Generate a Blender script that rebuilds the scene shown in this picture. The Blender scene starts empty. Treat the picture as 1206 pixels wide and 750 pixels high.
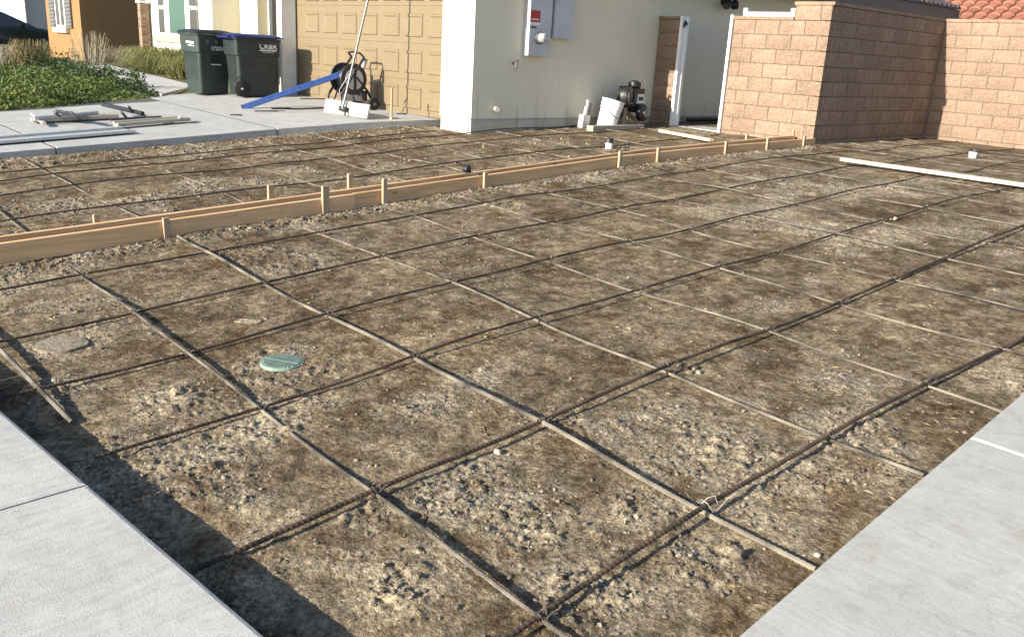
import bpy, bmesh, math, random
import numpy as np
from mathutils import Vector, Matrix, Euler, noise as mnoise

random.seed(7); rng = np.random.default_rng(11)
scene = bpy.context.scene
C = scene.collection

# ------------------------------------------------------------------ camera
CZ = 1.6                                    # camera height; x along the facades, y away from the street
FPX, YAW, PITCH, ROLL = 1032.336, math.radians(-46.816), math.radians(17.032), math.radians(3.22)
PW, PH = 1206, 750
fwd = Vector((math.sin(YAW)*math.cos(PITCH), math.cos(YAW)*math.cos(PITCH), -math.sin(PITCH)))
right0 = Vector((math.cos(YAW), -math.sin(YAW), 0)); up0 = right0.cross(fwd)
cr = math.cos(ROLL)*right0 + math.sin(ROLL)*up0
cu = -math.sin(ROLL)*right0 + math.cos(ROLL)*up0
camd = bpy.data.cameras.new('camera'); cam = bpy.data.objects.new('camera', camd); C.objects.link(cam)
camd.sensor_width = 36; camd.lens = 36*FPX/PW; camd.clip_start = .05; camd.clip_end = 2000
M = Matrix((cr, cu, -fwd)).transposed().to_4x4(); M.translation = (0, 0, CZ); cam.matrix_world = M
scene.camera = cam

# ------------------------------------------------------------------ sky, sun, exposure
SUN_TRAVEL = Vector((.065, 1, -.36)).normalized()
SUN_EL = math.asin(-SUN_TRAVEL.z)
world = bpy.data.worlds.new('World'); scene.world = world; world.use_nodes = True
nt = world.node_tree
sky = nt.nodes.new('ShaderNodeTexSky'); sky.sky_type = 'NISHITA'; sky.sun_disc = False
sky.sun_elevation = SUN_EL; sky.sun_rotation = math.radians(184.6); sky.air_density = .8; sky.dust_density = .7
bgn = nt.nodes['Background']; bgn.inputs['Strength'].default_value = .11
nt.links.new(sky.outputs[0], bgn.inputs['Color'])
sd = bpy.data.lights.new('sun', 'SUN'); sd.energy = 5.0; sd.angle = math.radians(.5); sd.color = (1, .93, .80)
sun = bpy.data.objects.new('sun', sd); C.objects.link(sun)
sun.rotation_euler = SUN_TRAVEL.to_track_quat('-Z', 'Y').to_euler()
scene.view_settings.view_transform = 'Standard'; scene.view_settings.look = 'None'
scene.view_settings.exposure = 1.14; scene.view_settings.gamma = 1
scene.view_settings.use_curve_mapping = False

# ------------------------------------------------------------------ measuring helpers (a pixel of the photo + a known plane -> a place)
def ray(u, v): return ((u-PW/2)/FPX)*cr - ((v-PH/2)/FPX)*cu + fwd
def onX(u, v, X): d = ray(u, v); k = X/d.x; return Vector((X, d.y*k, d.z*k+CZ))
def onY(u, v, Y): d = ray(u, v); k = Y/d.y; return Vector((d.x*k, Y, d.z*k+CZ))
def onZ(u, v, Z): d = ray(u, v); k = (Z-CZ)/d.z; return Vector((d.x*k, d.y*k, Z))
KY = [0, 2.5, 5, 7.5, 10, 12.5, 20]; KH = [-1.670, -1.475, -1.337, -1.193, -1.106, -1.067, -1.054]
def soil(x, y):                              # the graded soil without its roughness
    f = lambda yy: np.interp(yy, KY, KH)
    x = np.clip(x, -16, 2)
    return (f(y-.8)+2*f(y)+f(y+.8))/4 - .00885*(x+6.5) - .0003*(x+6.5)**2 + CZ
def ong(u, v, dz=0):
    d = ray(u, v); t = 8.
    for _ in range(60): t += .6*(soil(t*d.x, t*d.y)+dz-CZ-t*d.z)/d.z
    return Vector((t*d.x, t*d.y, t*d.z+CZ))
DY = [-2, 0, 2.35, 4.06, 5.9, 7, 8.25]; DH = [-1.60, -1.51, -1.375, -1.275, -1.165, -1.09, -1.055]
def drive(x, y): return float(np.interp(y, DY, DH)) - .015*(max(x, -15.5)+10.9) + CZ

# ------------------------------------------------------------------ noise in numpy
def _hash(ix, iy, seed):
    h = (ix.astype(np.int64)*374761393 + iy.astype(np.int64)*668265263 + seed*1442695041) & 0xffffffff
    h = ((h ^ (h >> 13))*1274126177) & 0xffffffff
    return ((h ^ (h >> 16)) & 0xffffff)/float(0xffffff)
def vnoise(x, y, seed=0):
    ix = np.floor(x); iy = np.floor(y); fx = x-ix; fy = y-iy
    fx = fx*fx*fx*(fx*(fx*6-15)+10); fy = fy*fy*fy*(fy*(fy*6-15)+10)
    a = _hash(ix, iy, seed); b = _hash(ix+1, iy, seed); c = _hash(ix, iy+1, seed); d = _hash(ix+1, iy+1, seed)
    return (a*(1-fx)+b*fx)*(1-fy)+(c*(1-fx)+d*fx)*fy
def fbm(x, y, seed=0, oct=4, gain=.5):
    s = 0; a = 1; t = 0
    for o in range(oct):
        ca, sa = math.cos(o*1.1+.4), math.sin(o*1.1+.4)
        s = s + a*vnoise((x*ca-y*sa)*2**o+o*17.3, (x*sa+y*ca)*2**o-o*9.1, seed+o); t += a; a *= gain
    return s/t
def crumbs(x, y, cell, seed, fill=.8):        # half-buried lumps: one dome in each cell
    gx_ = x/cell; gy_ = y/cell; ix = np.floor(gx_); iy = np.floor(gy_); out = np.zeros_like(x)
    for dx in (-1, 0, 1):
        for dy in (-1, 0, 1):
            cx_ = ix+dx; cy_ = iy+dy
            a = _hash(cx_, cy_, seed); b = _hash(cx_, cy_, seed+1); c = _hash(cx_, cy_, seed+2); r = .25+.5*c*c
            d2 = ((gx_-cx_-a)**2*(1+.8*(b-.5))+(gy_-cy_-b)**2*(1-.8*(b-.5)))/(r*r)
            out = np.maximum(out, np.where(_hash(cx_, cy_, seed+3) < fill, np.sqrt(np.clip(1-d2, 0, 1))*r, 0))
    return out*cell
def smooth(a, b, v): t = np.clip((v-a)/(b-a), 0, 1); return t*t*(3-2*t)

# ------------------------------------------------------------------ mesh helpers
class MB:
    def __init__(s): s.v = []; s.f = []
    def add(s, vs, fs):
        o = len(s.v); s.v += [tuple(p) for p in vs]; s.f += [tuple(i+o for i in f) for f in fs]; return s
    def box(s, x0, x1, y0, y1, z0, z1):
        return s.add([(x0,y0,z0),(x1,y0,z0),(x1,y1,z0),(x0,y1,z0),(x0,y0,z1),(x1,y0,z1),(x1,y1,z1),(x0,y1,z1)],
                     [(0,3,2,1),(4,5,6,7),(0,1,5,4),(1,2,6,5),(2,3,7,6),(3,0,4,7)])
    def bar(s, p0, p1, w, h, upv=(0,0,1), ch=0):      # rectangular bar from p0 to p1 (w across, h along up)
        p0, p1 = Vector(p0), Vector(p1); d = (p1-p0).normalized(); u = Vector(upv)
        a = d.cross(u).normalized(); u = a.cross(d).normalized()
        if ch: prof = [(-w/2+ch,-h/2),(w/2-ch,-h/2),(w/2,-h/2+ch),(w/2,h/2-ch),(w/2-ch,h/2),(-w/2+ch,h/2),(-w/2,h/2-ch),(-w/2,-h/2+ch)]
        else: prof = [(-w/2,-h/2),(w/2,-h/2),(w/2,h/2),(-w/2,h/2)]
        n = len(prof)
        vs = [p0+a*x+u*y for x, y in prof]+[p1+a*x+u*y for x, y in prof]
        return s.add(vs, [tuple(range(n))[::-1], tuple(range(n, 2*n))]+[(i,(i+1)%n,(i+1)%n+n,i+n) for i in range(n)])
    def tube(s, pts, r, n=8, cap=True, rad=None):
        pts = [Vector(p) for p in pts]; o = len(s.v); ref = None; m = len(pts)
        for i, p in enumerate(pts):
            d = (pts[min(i+1, m-1)]-pts[max(i-1, 0)]).normalized()
            if ref is None: ref = d.orthogonal().normalized()
            ref = (ref-d*ref.dot(d)).normalized(); b = d.cross(ref)
            rr = rad[i] if rad is not None else r
            for k in range(n):
                a = 2*math.pi*k/n; s.v.append(tuple(p+ref*math.cos(a)*rr+b*math.sin(a)*rr))
        for i in range(m-1):
            for k in range(n):
                s.f.append((o+i*n+k, o+i*n+(k+1)%n, o+(i+1)*n+(k+1)%n, o+(i+1)*n+k))
        if cap: s.f.append(tuple(o+k for k in range(n))[::-1]); s.f.append(tuple(o+(m-1)*n+k for k in range(n)))
        return s
    def cyl(s, p0, p1, r0, r1=None, n=16): return s.tube([p0, p1], r0, n, True, [r0, r0 if r1 is None else r1])
    def lathe(s, prof, p0, axis, n=24):              # prof: (radius, along)
        p0 = Vector(p0); d = Vector(axis).normalized(); a = d.orthogonal().normalized(); b = d.cross(a); o = len(s.v)
        for r, t in prof:
            for k in range(n):
                g = 2*math.pi*k/n; s.v.append(tuple(p0+d*t+a*math.cos(g)*r+b*math.sin(g)*r))
        for i in range(len(prof)-1):
            for k in range(n): s.f.append((o+i*n+k, o+i*n+(k+1)%n, o+(i+1)*n+(k+1)%n, o+(i+1)*n+k))
        s.f.append(tuple(o+k for k in range(n))[::-1]); s.f.append(tuple(o+(len(prof)-1)*n+k for k in range(n)))
        return s
    def loft(s, rings):
        o = len(s.v); n = len(rings[0])
        for r in rings: s.v += [tuple(p) for p in r]
        for i in range(len(rings)-1):
            for k in range(n): s.f.append((o+i*n+k, o+i*n+(k+1)%n, o+(i+1)*n+(k+1)%n, o+(i+1)*n+k))
        s.f.append(tuple(o+k for k in range(n))[::-1]); s.f.append(tuple(o+(len(rings)-1)*n+k for k in range(n)))
        return s
    def mesh(s, name, mat=None, sm=False):
        me = bpy.data.meshes.new(name); me.from_pydata(s.v, [], s.f); me.update()
        bm = bmesh.new(); bm.from_mesh(me); bmesh.ops.recalc_face_normals(bm, faces=bm.faces); bm.to_mesh(me); bm.free()
        if mat: me.materials.append(mat)
        if sm:
            me.polygons.foreach_set('use_smooth', [True]*len(me.polygons))
            try: me.set_sharp_from_angle(angle=math.radians(38))
            except Exception: pass
        return me
    def build(s, name, mat, parent=None, sm=False, label=None):
        return link(name, s.mesh(name, mat, sm), parent, label)
def link(name, me, parent=None, label=None):
    o = bpy.data.objects.new(name, me); C.objects.link(o)
    if parent is not None: o.parent = parent
    if label: o['label'] = label
    return o
def tag(o, label, cat, group=None):
    o['label'] = label; o['category'] = cat
    if group: o['group'] = group
    return o
def thing(name, label, cat, loc=(0,0,0), rz=0, group=None):
    o = bpy.data.objects.new(name, None); C.objects.link(o); o.empty_display_size = .1
    o.location = loc; o.rotation_euler = (0, 0, rz)
    return tag(o, label, cat, group)
def struct(o): o['kind'] = 'structure'; return o
def empty_struct(name):
    o = bpy.data.objects.new(name, None); C.objects.link(o); o['kind'] = 'structure'; return o
def np_mesh(name, V, F, mat, sm=False):
    me = bpy.data.meshes.new(name); n = F.shape[1]
    me.vertices.add(len(V)); me.vertices.foreach_set('co', np.ascontiguousarray(V, dtype=np.float32).ravel())
    me.loops.add(F.size); me.loops.foreach_set('vertex_index', np.ascontiguousarray(F, dtype=np.int32).ravel())
    me.polygons.add(len(F)); me.polygons.foreach_set('loop_start', np.arange(0, F.size, n, dtype=np.int32))
    me.polygons.foreach_set('loop_total', np.full(len(F), n, dtype=np.int32))
    me.polygons.foreach_set('use_smooth', np.full(len(F), sm, dtype=bool))
    me.update(calc_edges=True); me.validate(); me.materials.append(mat); return me
def grid_mesh(name, xs, ys, zfun, mat, thick=None):
    mb = MB(); nx, ny = len(xs), len(ys)
    for x in xs:
        for y in ys: mb.v.append((x, y, zfun(x, y)))
    for i in range(nx-1):
        for j in range(ny-1): mb.f.append((i*ny+j, (i+1)*ny+j, (i+1)*ny+j+1, i*ny+j+1))
    if thick:
        loop = [(i*ny) for i in range(nx)]+[((nx-1)*ny+j) for j in range(1, ny)]+[(i*ny+ny-1) for i in range(nx-2, -1, -1)]+[j for j in range(ny-2, 0, -1)]
        o = len(mb.v)
        # small eased edge, then the side
        for k in loop: x, y, z = mb.v[k]; mb.v.append((x, y, z-thick))
        n = len(loop)
        for a in range(n): b = (a+1) % n; mb.f.append((loop[a], loop[b], o+b, o+a))
    return mb

# ------------------------------------------------------------------ materials
def mat_nodes(name):
    m = bpy.data.materials.new(name); m.use_nodes = True; t = m.node_tree
    return m, t, t.nodes['Principled BSDF']
def N(t, kind, **kw):
    n = t.nodes.new(kind)
    for k, v in kw.items():
        if k in n.inputs: n.inputs[k].default_value = v
        else: setattr(n, k, v)
    return n
def ramp(t, fac, stops):
    r = t.nodes.new('ShaderNodeValToRGB'); e = r.color_ramp.elements
    while len(e) < len(stops): e.new(.5)
    for el, (p, c) in zip(e, stops): el.position = p; el.color = (*c, 1) if len(c) == 3 else c
    t.links.new(fac, r.inputs[0]); return r.outputs[0]
def tcoord(t, scale=(1,1,1), obj=False):
    if obj: src = N(t, 'ShaderNodeTexCoord').outputs['Object']
    else: src = N(t, 'ShaderNodeNewGeometry').outputs['Position']
    mp = N(t, 'ShaderNodeMapping'); mp.inputs['Scale'].default_value = scale; t.links.new(src, mp.inputs[0]); return mp.outputs[0]
def noisen(t, vec, scale, detail=5, rough=.55, dist=0):
    n = N(t, 'ShaderNodeTexNoise', Scale=scale, Detail=detail, Roughness=rough, Distortion=dist); t.links.new(vec, n.inputs['Vector']); return n.outputs['Fac']
def mix(t, f, a, b, mode='MIX'):
    m = N(t, 'ShaderNodeMix'); m.data_type = 'RGBA'; m.blend_type = mode
    for i, s in ((0, f), (6, a), (7, b)):
        if hasattr(s, 'links') or hasattr(s, 'is_linked'): t.links.new(s, m.inputs[i])
        else: m.inputs[i].default_value = s if i == 0 else (*s, 1)
    return m.outputs[2]
def bump(t, b, h, strength, dist):
    n = N(t, 'ShaderNodeBump', Strength=strength, Distance=dist); t.links.new(h, n.inputs['Height'])
    t.links.new(n.outputs[0], b.inputs['Normal']); return n
def pmat(name, c1, c2=None, scale=8, rough=.7, bs=0, bd=.004, bscale=60, stretch=(1,1,1), metal=0, rand=0, obj=False, spec=.4, contrast=(.35,.65), big=0):
    m, t, b = mat_nodes(name)
    b.inputs['Roughness'].default_value = rough; b.inputs['Metallic'].default_value = metal
    b.inputs['Specular IOR Level'].default_value = spec
    vec = tcoord(t, stretch, obj)
    if c2 is not None:
        col = ramp(t, noisen(t, vec, scale), [(contrast[0], c1), (contrast[1], c2)])
        if rand:
            oi = N(t, 'ShaderNodeObjectInfo'); r = ramp(t, oi.outputs['Random'], [(0, (1-rand,)*3), (1, (1+rand*.5,)*3)])
            col = mix(t, 1., col, r, 'MULTIPLY')
        if big: col = mix(t, 1., col, ramp(t, noisen(t, tcoord(t), 1.7, 6, .65, .5), [(.34, (1-big,)*3), (.66, (1+big*.7,)*3)]), 'MULTIPLY')
        t.links.new(col, b.inputs['Base Color'])
    else: b.inputs['Base Color'].default_value = (*c1, 1)
    if bs: bump(t, b, noisen(t, vec, bscale, 4, .6), bs, bd)
    return m

def soil_material():
    m, t, b = mat_nodes('soil'); vec = tcoord(t)
    at = N(t, 'ShaderNodeAttribute'); at.attribute_name = 'dry'
    big = noisen(t, vec, 1.3, 6, .62, .4); mid = noisen(t, vec, 9, 6, .65, .3); fine = noisen(t, vec, 70, 4, .7); vf = noisen(t, vec, 240, 2, .6)
    base = ramp(t, mid, [(.30, (.065,.046,.029)), (.44, (.115,.086,.055)), (.56, (.190,.150,.100)), (.72, (.30,.250,.178))])
    dry = ramp(t, fine, [(.33, (.115,.092,.067)), (.50, (.27,.23,.175)), (.68, (.43,.385,.31))])
    col = mix(t, at.outputs['Fac'], base, dry)
    pat = ramp(t, big, [(.36, (.66,.60,.53)), (.48, (.98,.98,.98)), (.62, (1.22,1.20,1.15))])
    col = mix(t, 1., col, pat, 'MULTIPLY')
    blot = noisen(t, vec, 3.4, 5, .7, .8)
    col = mix(t, 1., col, ramp(t, blot, [(.38, (.66,.58,.50)), (.50, (1,1,1)), (.64, (1.22,1.2,1.15))]), 'MULTIPLY')
    g1 = noisen(t, vec, 42, 5, .75, .2); g2 = noisen(t, vec, 17, 6, .75, .3)
    col = mix(t, 1., col, ramp(t, g1, [(.36, (.55,.52,.48)), (.48, (.95,.95,.95)), (.60, (1.45,1.43,1.38))]), 'MULTIPLY')
    col = mix(t, 1., col, ramp(t, g2, [(.38, (.66,.62,.56)), (.5, (1,1,1)), (.64, (1.3,1.28,1.22))]), 'MULTIPLY')
    sp = ramp(t, vf, [(.34, (.62,.60,.57)), (.5, (1,1,1)), (.66, (1.35,1.34,1.3))])
    col = mix(t, .75, col, sp, 'MULTIPLY')
    t.links.new(col, b.inputs['Base Color']); b.inputs['Roughness'].default_value = .95; b.inputs['Specular IOR Level'].default_value = .11
    h = N(t, 'ShaderNodeMath', operation='ADD'); t.links.new(fine, h.inputs[0]); t.links.new(g1, h.inputs[1])
    bump(t, b, h.outputs[0], .8, .016); return m
def concrete_material(name, c1, c2, broom, streak=.12):
    m, t, b = mat_nodes(name); vec = tcoord(t)
    big = noisen(t, vec, 2.2, 6, .6, .5); fine = noisen(t, vec, 160, 3, .6)
    st = noisen(t, tcoord(t, broom), 5, 4, .65)
    col = ramp(t, big, [(.3, c1), (.7, c2)])
    col = mix(t, 1., col, ramp(t, st, [(.32, (1-streak,)*3), (.68, (1+streak*.5,)*3)]), 'MULTIPLY')
    col = mix(t, .5, col, ramp(t, fine, [(.3, (.86,.86,.86)), (.7, (1.08,1.08,1.08))]), 'MULTIPLY')
    spot = noisen(t, vec, 3.7, 2, .5, 1.2)
    col = mix(t, ramp(t, spot, [(.62, (0,0,0)), (.74, (.5,.5,.5))]), col, (.34,.30,.235))
    st2 = noisen(t, vec, 14, 5, .75, .6)
    col = mix(t, .8, col, ramp(t, st2, [(.32, (.82,.82,.81)), (.5, (1,1,1)), (.72, (1.06,1.06,1.06))]), 'MULTIPLY')
    t.links.new(col, b.inputs['Base Color']); b.inputs['Roughness'].default_value = .85; b.inputs['Specular IOR Level'].default_value = .25
    h = N(t, 'ShaderNodeMath', operation='ADD'); t.links.new(st, h.inputs[0]); t.links.new(fine, h.inputs[1])
    bump(t, b, h.outputs[0], .25, .006); return m
def stucco_material(name, c1, c2, stain=(.30,.26,.18), stains=True):
    m, t, b = mat_nodes(name); vec = tcoord(t)
    big = noisen(t, vec, 1.1, 5, .6, .3); fine = noisen(t, vec, 55, 4, .7)
    col = ramp(t, big, [(.3, c1), (.7, c2)])
    if stains:                                    # splashed dirt low on the wall
        drip = noisen(t, tcoord(t, (5, 5, .7)), 1.6, 5, .6)
        sep = N(t, 'ShaderNodeSeparateXYZ'); t.links.new(tcoord(t), sep.inputs[0])
        low = N(t, 'ShaderNodeMapRange'); low.inputs[1].default_value = 1.35; low.inputs[2].default_value = .55
        t.links.new(sep.outputs[2], low.inputs[0])
        mu = N(t, 'ShaderNodeMath', operation='MULTIPLY'); t.links.new(low.outputs[0], mu.inputs[0])
        t.links.new(ramp(t, drip, [(.55, (0,0,0)), (.78, (.8,.8,.8))]), mu.inputs[1])
        col = mix(t, mu.outputs[0], col, stain)
    t.links.new(col, b.inputs['Base Color']); b.inputs['Roughness'].default_value = .92; b.inputs['Specular IOR Level'].default_value = .2
    bump(t, b, fine, .5, .006); return m
def wood_material(name, c1, c2, axis='y', scale=3, knots=True, rand=.15):
    m, t, b = mat_nodes(name); s = {'x': (.5, 9, 9), 'y': (9, .5, 9), 'z': (9, 9, .5)}[axis]
    vec = tcoord(t, s, True); g = noisen(t, vec, scale, 6, .6, .8)
    col = ramp(t, g, [(.3, c1), (.7, c2)])
    if knots:
        k = noisen(t, tcoord(t, (3, 3, 6), True), 2.3, 2, .4)
        col = mix(t, ramp(t, k, [(.72, (0,0,0)), (.78, (.7,.7,.7))]), col, tuple(v*.35 for v in c1))
    oi = N(t, 'ShaderNodeObjectInfo'); r = ramp(t, oi.outputs['Random'], [(0, (1-rand,)*3), (1, (1+rand*.4,)*3)])
    col = mix(t, 1., col, r, 'MULTIPLY')
    t.links.new(col, b.inputs['Base Color']); b.inputs['Roughness'].default_value = .8; bump(t, b, g, .2, .004); return m
def leaf_material(name, c1, c2, scale=6, trans=.18):
    m, t, b = mat_nodes(name); vec = tcoord(t)
    col = ramp(t, noisen(t, vec, scale, 4, .7), [(.3, c1), (.7, c2)])
    t.links.new(col, b.inputs['Base Color']); b.inputs['Roughness'].default_value = .6; b.inputs['Specular IOR Level'].default_value = .3
    tr = N(t, 'ShaderNodeBsdfTranslucent'); t.links.new(col, tr.inputs[0])
    ms = N(t, 'ShaderNodeMixShader'); ms.inputs[0].default_value = trans
    t.links.new(b.outputs[0], ms.inputs[1]); t.links.new(tr.outputs[0], ms.inputs[2])
    t.links.new(ms.outputs[0], t.nodes['Material Output'].inputs[0]); return m
def glass_material(name, tint, rough=.06):
    m, t, b = mat_nodes(name); b.inputs['Base Color'].default_value = (*tint, 1); b.inputs['Roughness'].default_value = rough
    b.inputs['Specular IOR Level'].default_value = .8; return m

MAT = {}
MAT['soil'] = soil_material()
MAT['clod'] = pmat('clod', (.11,.087,.062), (.31,.265,.20), 9, .95, .5, .004, 120, spec=.1, contrast=(.36,.66))
MAT['straw'] = pmat('straw', (.12,.085,.05), (.34,.27,.17), 30, .8)
MAT['side_conc'] = concrete_material('sidewalk_concrete', (.40,.39,.37), (.50,.485,.455), (8, .9, 8))
MAT['drive_conc'] = concrete_material('driveway_concrete', (.36,.36,.345), (.45,.445,.43), (7, .8, 7), .18)
MAT['walk_conc'] = concrete_material('walk_concrete', (.35,.345,.325), (.44,.43,.405), (.9, 8, 8), .07)
MAT['path_conc'] = concrete_material('path_concrete', (.40,.39,.37), (.48,.47,.45), (1, 6, 6), .1)
MAT['joint'] = pmat('joint_filler', (.05,.047,.043), (.12,.11,.10), 30, .95)
MAT['stucco'] = stucco_material('cream_stucco', (.68,.63,.49), (.73,.68,.54))
MAT['stucco_base'] = stucco_material('stucco_base', (.46,.43,.35), (.56,.53,.44), (.16,.13,.09))
MAT['orange_stucco'] = stucco_material('orange_stucco', (.245,.140,.062), (.275,.16,.074), stains=False)
MAT['grey_stucco'] = stucco_material('grey_stucco', (.44,.41,.40), (.50,.47,.46), stains=False)
MAT['white'] = pmat('white_paint', (.74,.74,.72), (.80,.80,.78), 9, .5, .1, .002, 40)
MAT['vinyl'] = pmat('white_vinyl', (.50,.48,.42), (.54,.52,.46), 6, .4)
MAT['door_tan'] = pmat('tan_door_paint', (.172,.130,.074), (.196,.150,.090), 5, .55, .15, .002, 30, (1,1,9))
MAT['block'] = pmat('split_face_block', (.225,.155,.110), (.325,.238,.178), 38, .95, 1.0, .012, 60, rand=.11, big=.14, spec=.1)
MAT['mortar'] = pmat('mortar', (.10,.07,.052), (.16,.12,.09), 30, .95, .3, .004, 80)
MAT['form'] = wood_material('form_lumber', (.54,.315,.15), (.76,.50,.27), 'y')
MAT['stake'] = wood_material('stake_wood', (.33,.235,.145), (.47,.35,.23), 'z', 4, False)
MAT['pine'] = wood_material('pine_lumber', (.60,.50,.33), (.70,.60,.42), 'x', 3, False, .05)
MAT['timber'] = wood_material('old_timber', (.26,.23,.19), (.40,.36,.29), 'y', 4, False, .05)
MAT['bar_dust'] = pmat('dusty_rebar', (.05,.042,.033), (.235,.205,.16), 6, .7, .3, .002, 150, metal=.15)
MAT['bar_rust'] = pmat('rusty_rebar', (.028,.021,.017), (.125,.082,.052), 7, .75, .3, .002, 150, metal=.25)
MAT['wire'] = pmat('tie_wire', (.06,.05,.045), (.2,.17,.14), 40, .5, metal=.7)
MAT['wire_bright'] = pmat('bright_wire', (.45,.42,.38), (.62,.58,.52), 40, .4, metal=.6)
MAT['black'] = pmat('black_plastic', (.012,.012,.013), (.022,.022,.024), 12, .45)
MAT['rubber'] = pmat('rubber', (.014,.014,.014), (.03,.03,.03), 20, .85)
MAT['dark_metal'] = pmat('dark_metal', (.03,.03,.032), (.07,.07,.072), 16, .45, metal=.5)
MAT['steel'] = pmat('steel', (.16,.16,.165), (.26,.26,.265), 14, .5, metal=.9)
MAT['alu'] = pmat('aluminium', (.40,.40,.40), (.50,.50,.495), 7, .5, metal=.3, stretch=(1,8,1))
MAT['mag'] = pmat('magnesium_blade', (.30,.295,.28), (.36,.355,.345), 9, .5, metal=.1)
MAT['bin_a'] = pmat('dark_green_plastic', (.020,.032,.030), (.032,.046,.043), 6, .5, .2, .003, 90, spec=.5)
MAT['bin_b'] = pmat('green_black_plastic', (.014,.022,.022), (.022,.031,.031), 6, .5, .2, .003, 90, spec=.5)
MAT['bin_lid'] = pmat('charcoal_lid', (.016,.018,.019), (.026,.028,.030), 6, .45)
MAT['blue_lid'] = pmat('navy_lid', (.012,.020,.085), (.018,.028,.11), 6, .4)
MAT['blue'] = pmat('blue_paint', (.022,.055,.19), (.034,.075,.25), 8, .4)
MAT['print'] = pmat('white_print', (.72,.73,.73), None, rough=.5)
MAT['print_grey'] = pmat('grey_print', (.10,.11,.11), None, rough=.6)
MAT['red'] = pmat('red_sticker', (.36,.02,.02), (.45,.03,.025), 30, .5)
MAT['panel_grey'] = pmat('panel_grey', (.43,.44,.48), (.48,.49,.53), 5, .45, metal=.1)
MAT['meter_glass'] = glass_material('meter_glass', (.30,.31,.32), .12)
MAT['bucket'] = pmat('white_bucket', (.74,.74,.73), (.80,.80,.79), 7, .4)
MAT['drain'] = pmat('green_drain', (.155,.225,.18), (.22,.295,.24), 20, .6)
MAT['stone'] = pmat('pale_stone', (.36,.31,.23), (.50,.44,.34), 18, .9, .6, .006, 60)
MAT['earth_stone'] = pmat('earthy_stone', (.13,.103,.072), (.30,.25,.185), 45, .95, .8, .008, 90)
MAT['grass_g'] = leaf_material('grass_green', (.075,.085,.022), (.25,.245,.095), 22)
MAT['grass_b'] = leaf_material('grass_brown', (.10,.085,.035), (.32,.25,.12), 20)
MAT['grass_p'] = leaf_material('grass_pale', (.30,.27,.18), (.45,.40,.29), 5)
MAT['cover'] = leaf_material('ground_cover', (.028,.055,.012), (.15,.185,.045), 1.6)
MAT['shrub_d'] = leaf_material('dark_leaf', (.022,.045,.016), (.06,.095,.03), 7)
MAT['lawn'] = pmat('lawn_soil', (.05,.055,.02), (.11,.10,.05), 8, .95)
MAT['far_ground'] = pmat('far_ground', (.17,.15,.11), (.24,.21,.16), 2, .95)
MAT['roof_grey'] = pmat('grey_roof_tile', (.045,.045,.047), (.085,.08,.08), 9, .8, rand=.2)
MAT['roof_red'] = pmat('clay_roof_tile', (.24,.092,.056), (.32,.135,.085), 5, .85, rand=.18)
MAT['fascia'] = pmat('dark_fascia', (.045,.047,.05), (.06,.062,.066), 6, .6)
MAT['soffit'] = pmat('soffit', (.16,.14,.10), (.19,.165,.125), 6, .8)
MAT['glass'] = glass_material('window_glass', (.035,.04,.045))
MAT['glass_green'] = glass_material('green_window_glass', (.035,.095,.082), .1)
MAT['shutter'] = pmat('shutter_grey', (.10,.10,.10), (.14,.14,.135), 8, .7)
MAT['door_brown'] = pmat('brown_front_door', (.16,.12,.08), (.20,.155,.11), 6, .6)
MAT['car'] = pmat('dark_green_car_paint', (.012,.022,.020), (.016,.028,.025), 3, .22, spec=.7)
MAT['lamp_glass'] = glass_material('headlight_glass', (.5,.5,.5), .1)

# ================================================================== THE SETTING
# ---- far ground to the horizon
xs = [-320,-120,-60,-40,-30,-25,-21,-18,-15,-13,-11,-9,-7,-5,-3,-1,1,4,10,40,200]; ys = [-200,-40,-12,-5,-2,0,1,2,3,4,5,6,7,8,9,10,11,12,14,17,22,30,60,300]
struct(grid_mesh('ground', xs, ys, lambda x, y: float(soil(x, y))-(.16 if x > -11.5 else .12), MAT['far_ground']).build('ground', MAT['far_ground']))

# ---- the graded soil: a dense sheet with real clods, ruts and smooth tamped places
def soil_fields(X, Y):
    w = fbm(X*1.1, Y*1.1, 3, 4); w2 = fbm(X*2.7+5, Y*2.7, 21, 3)
    dry = smooth(.50, .66, .62*w+.38*w2)
    bank = smooth(.24, .04, np.abs(X+6.27))*smooth(12.2, 11.6, Y)          # spoil left along the form
    bank2 = smooth(.55, .1, np.abs(X+10.45))*smooth(8.0, 7.4, Y)           # crumbs beside the driveway slab
    pits = np.zeros_like(X)
    for (u, v, r) in ((545,590,.30),(620,610,.34),(690,700,.30),(560,560,.22),(430,608,.14),(515,480,.20),(290,300,.50),(350,310,.45),(760,600,.25),(470,690,.25),(330,435,.40),(60,460,.25),(200,470,.3),(830,660,.25),(980,450,.2)):
        p = ong(u, v); pits = np.maximum(pits, smooth(r, r*.25, np.hypot(X-p.x, Y-p.y)+.12*(w2-.5)))
    rough = np.clip(np.maximum.reduce([dry*.75, bank, bank2*.8, pits]), 0, 1)
    near = smooth(9, 2.5, np.hypot(X, Y))
    dryc = np.clip(np.maximum(dry*.9, pits*.8)+.22*bank+.15, 0, 1)
    dryc = np.clip(dryc*(.55+.75*fbm(X*6, Y*6, 77, 3)), 0, 1)
    return rough, dryc, bank
DRAIN = ong(332.5, 428, 0)
def w_mid(X, Y): return fbm(X*4.5, Y*4.5, 131, 3)
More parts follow.
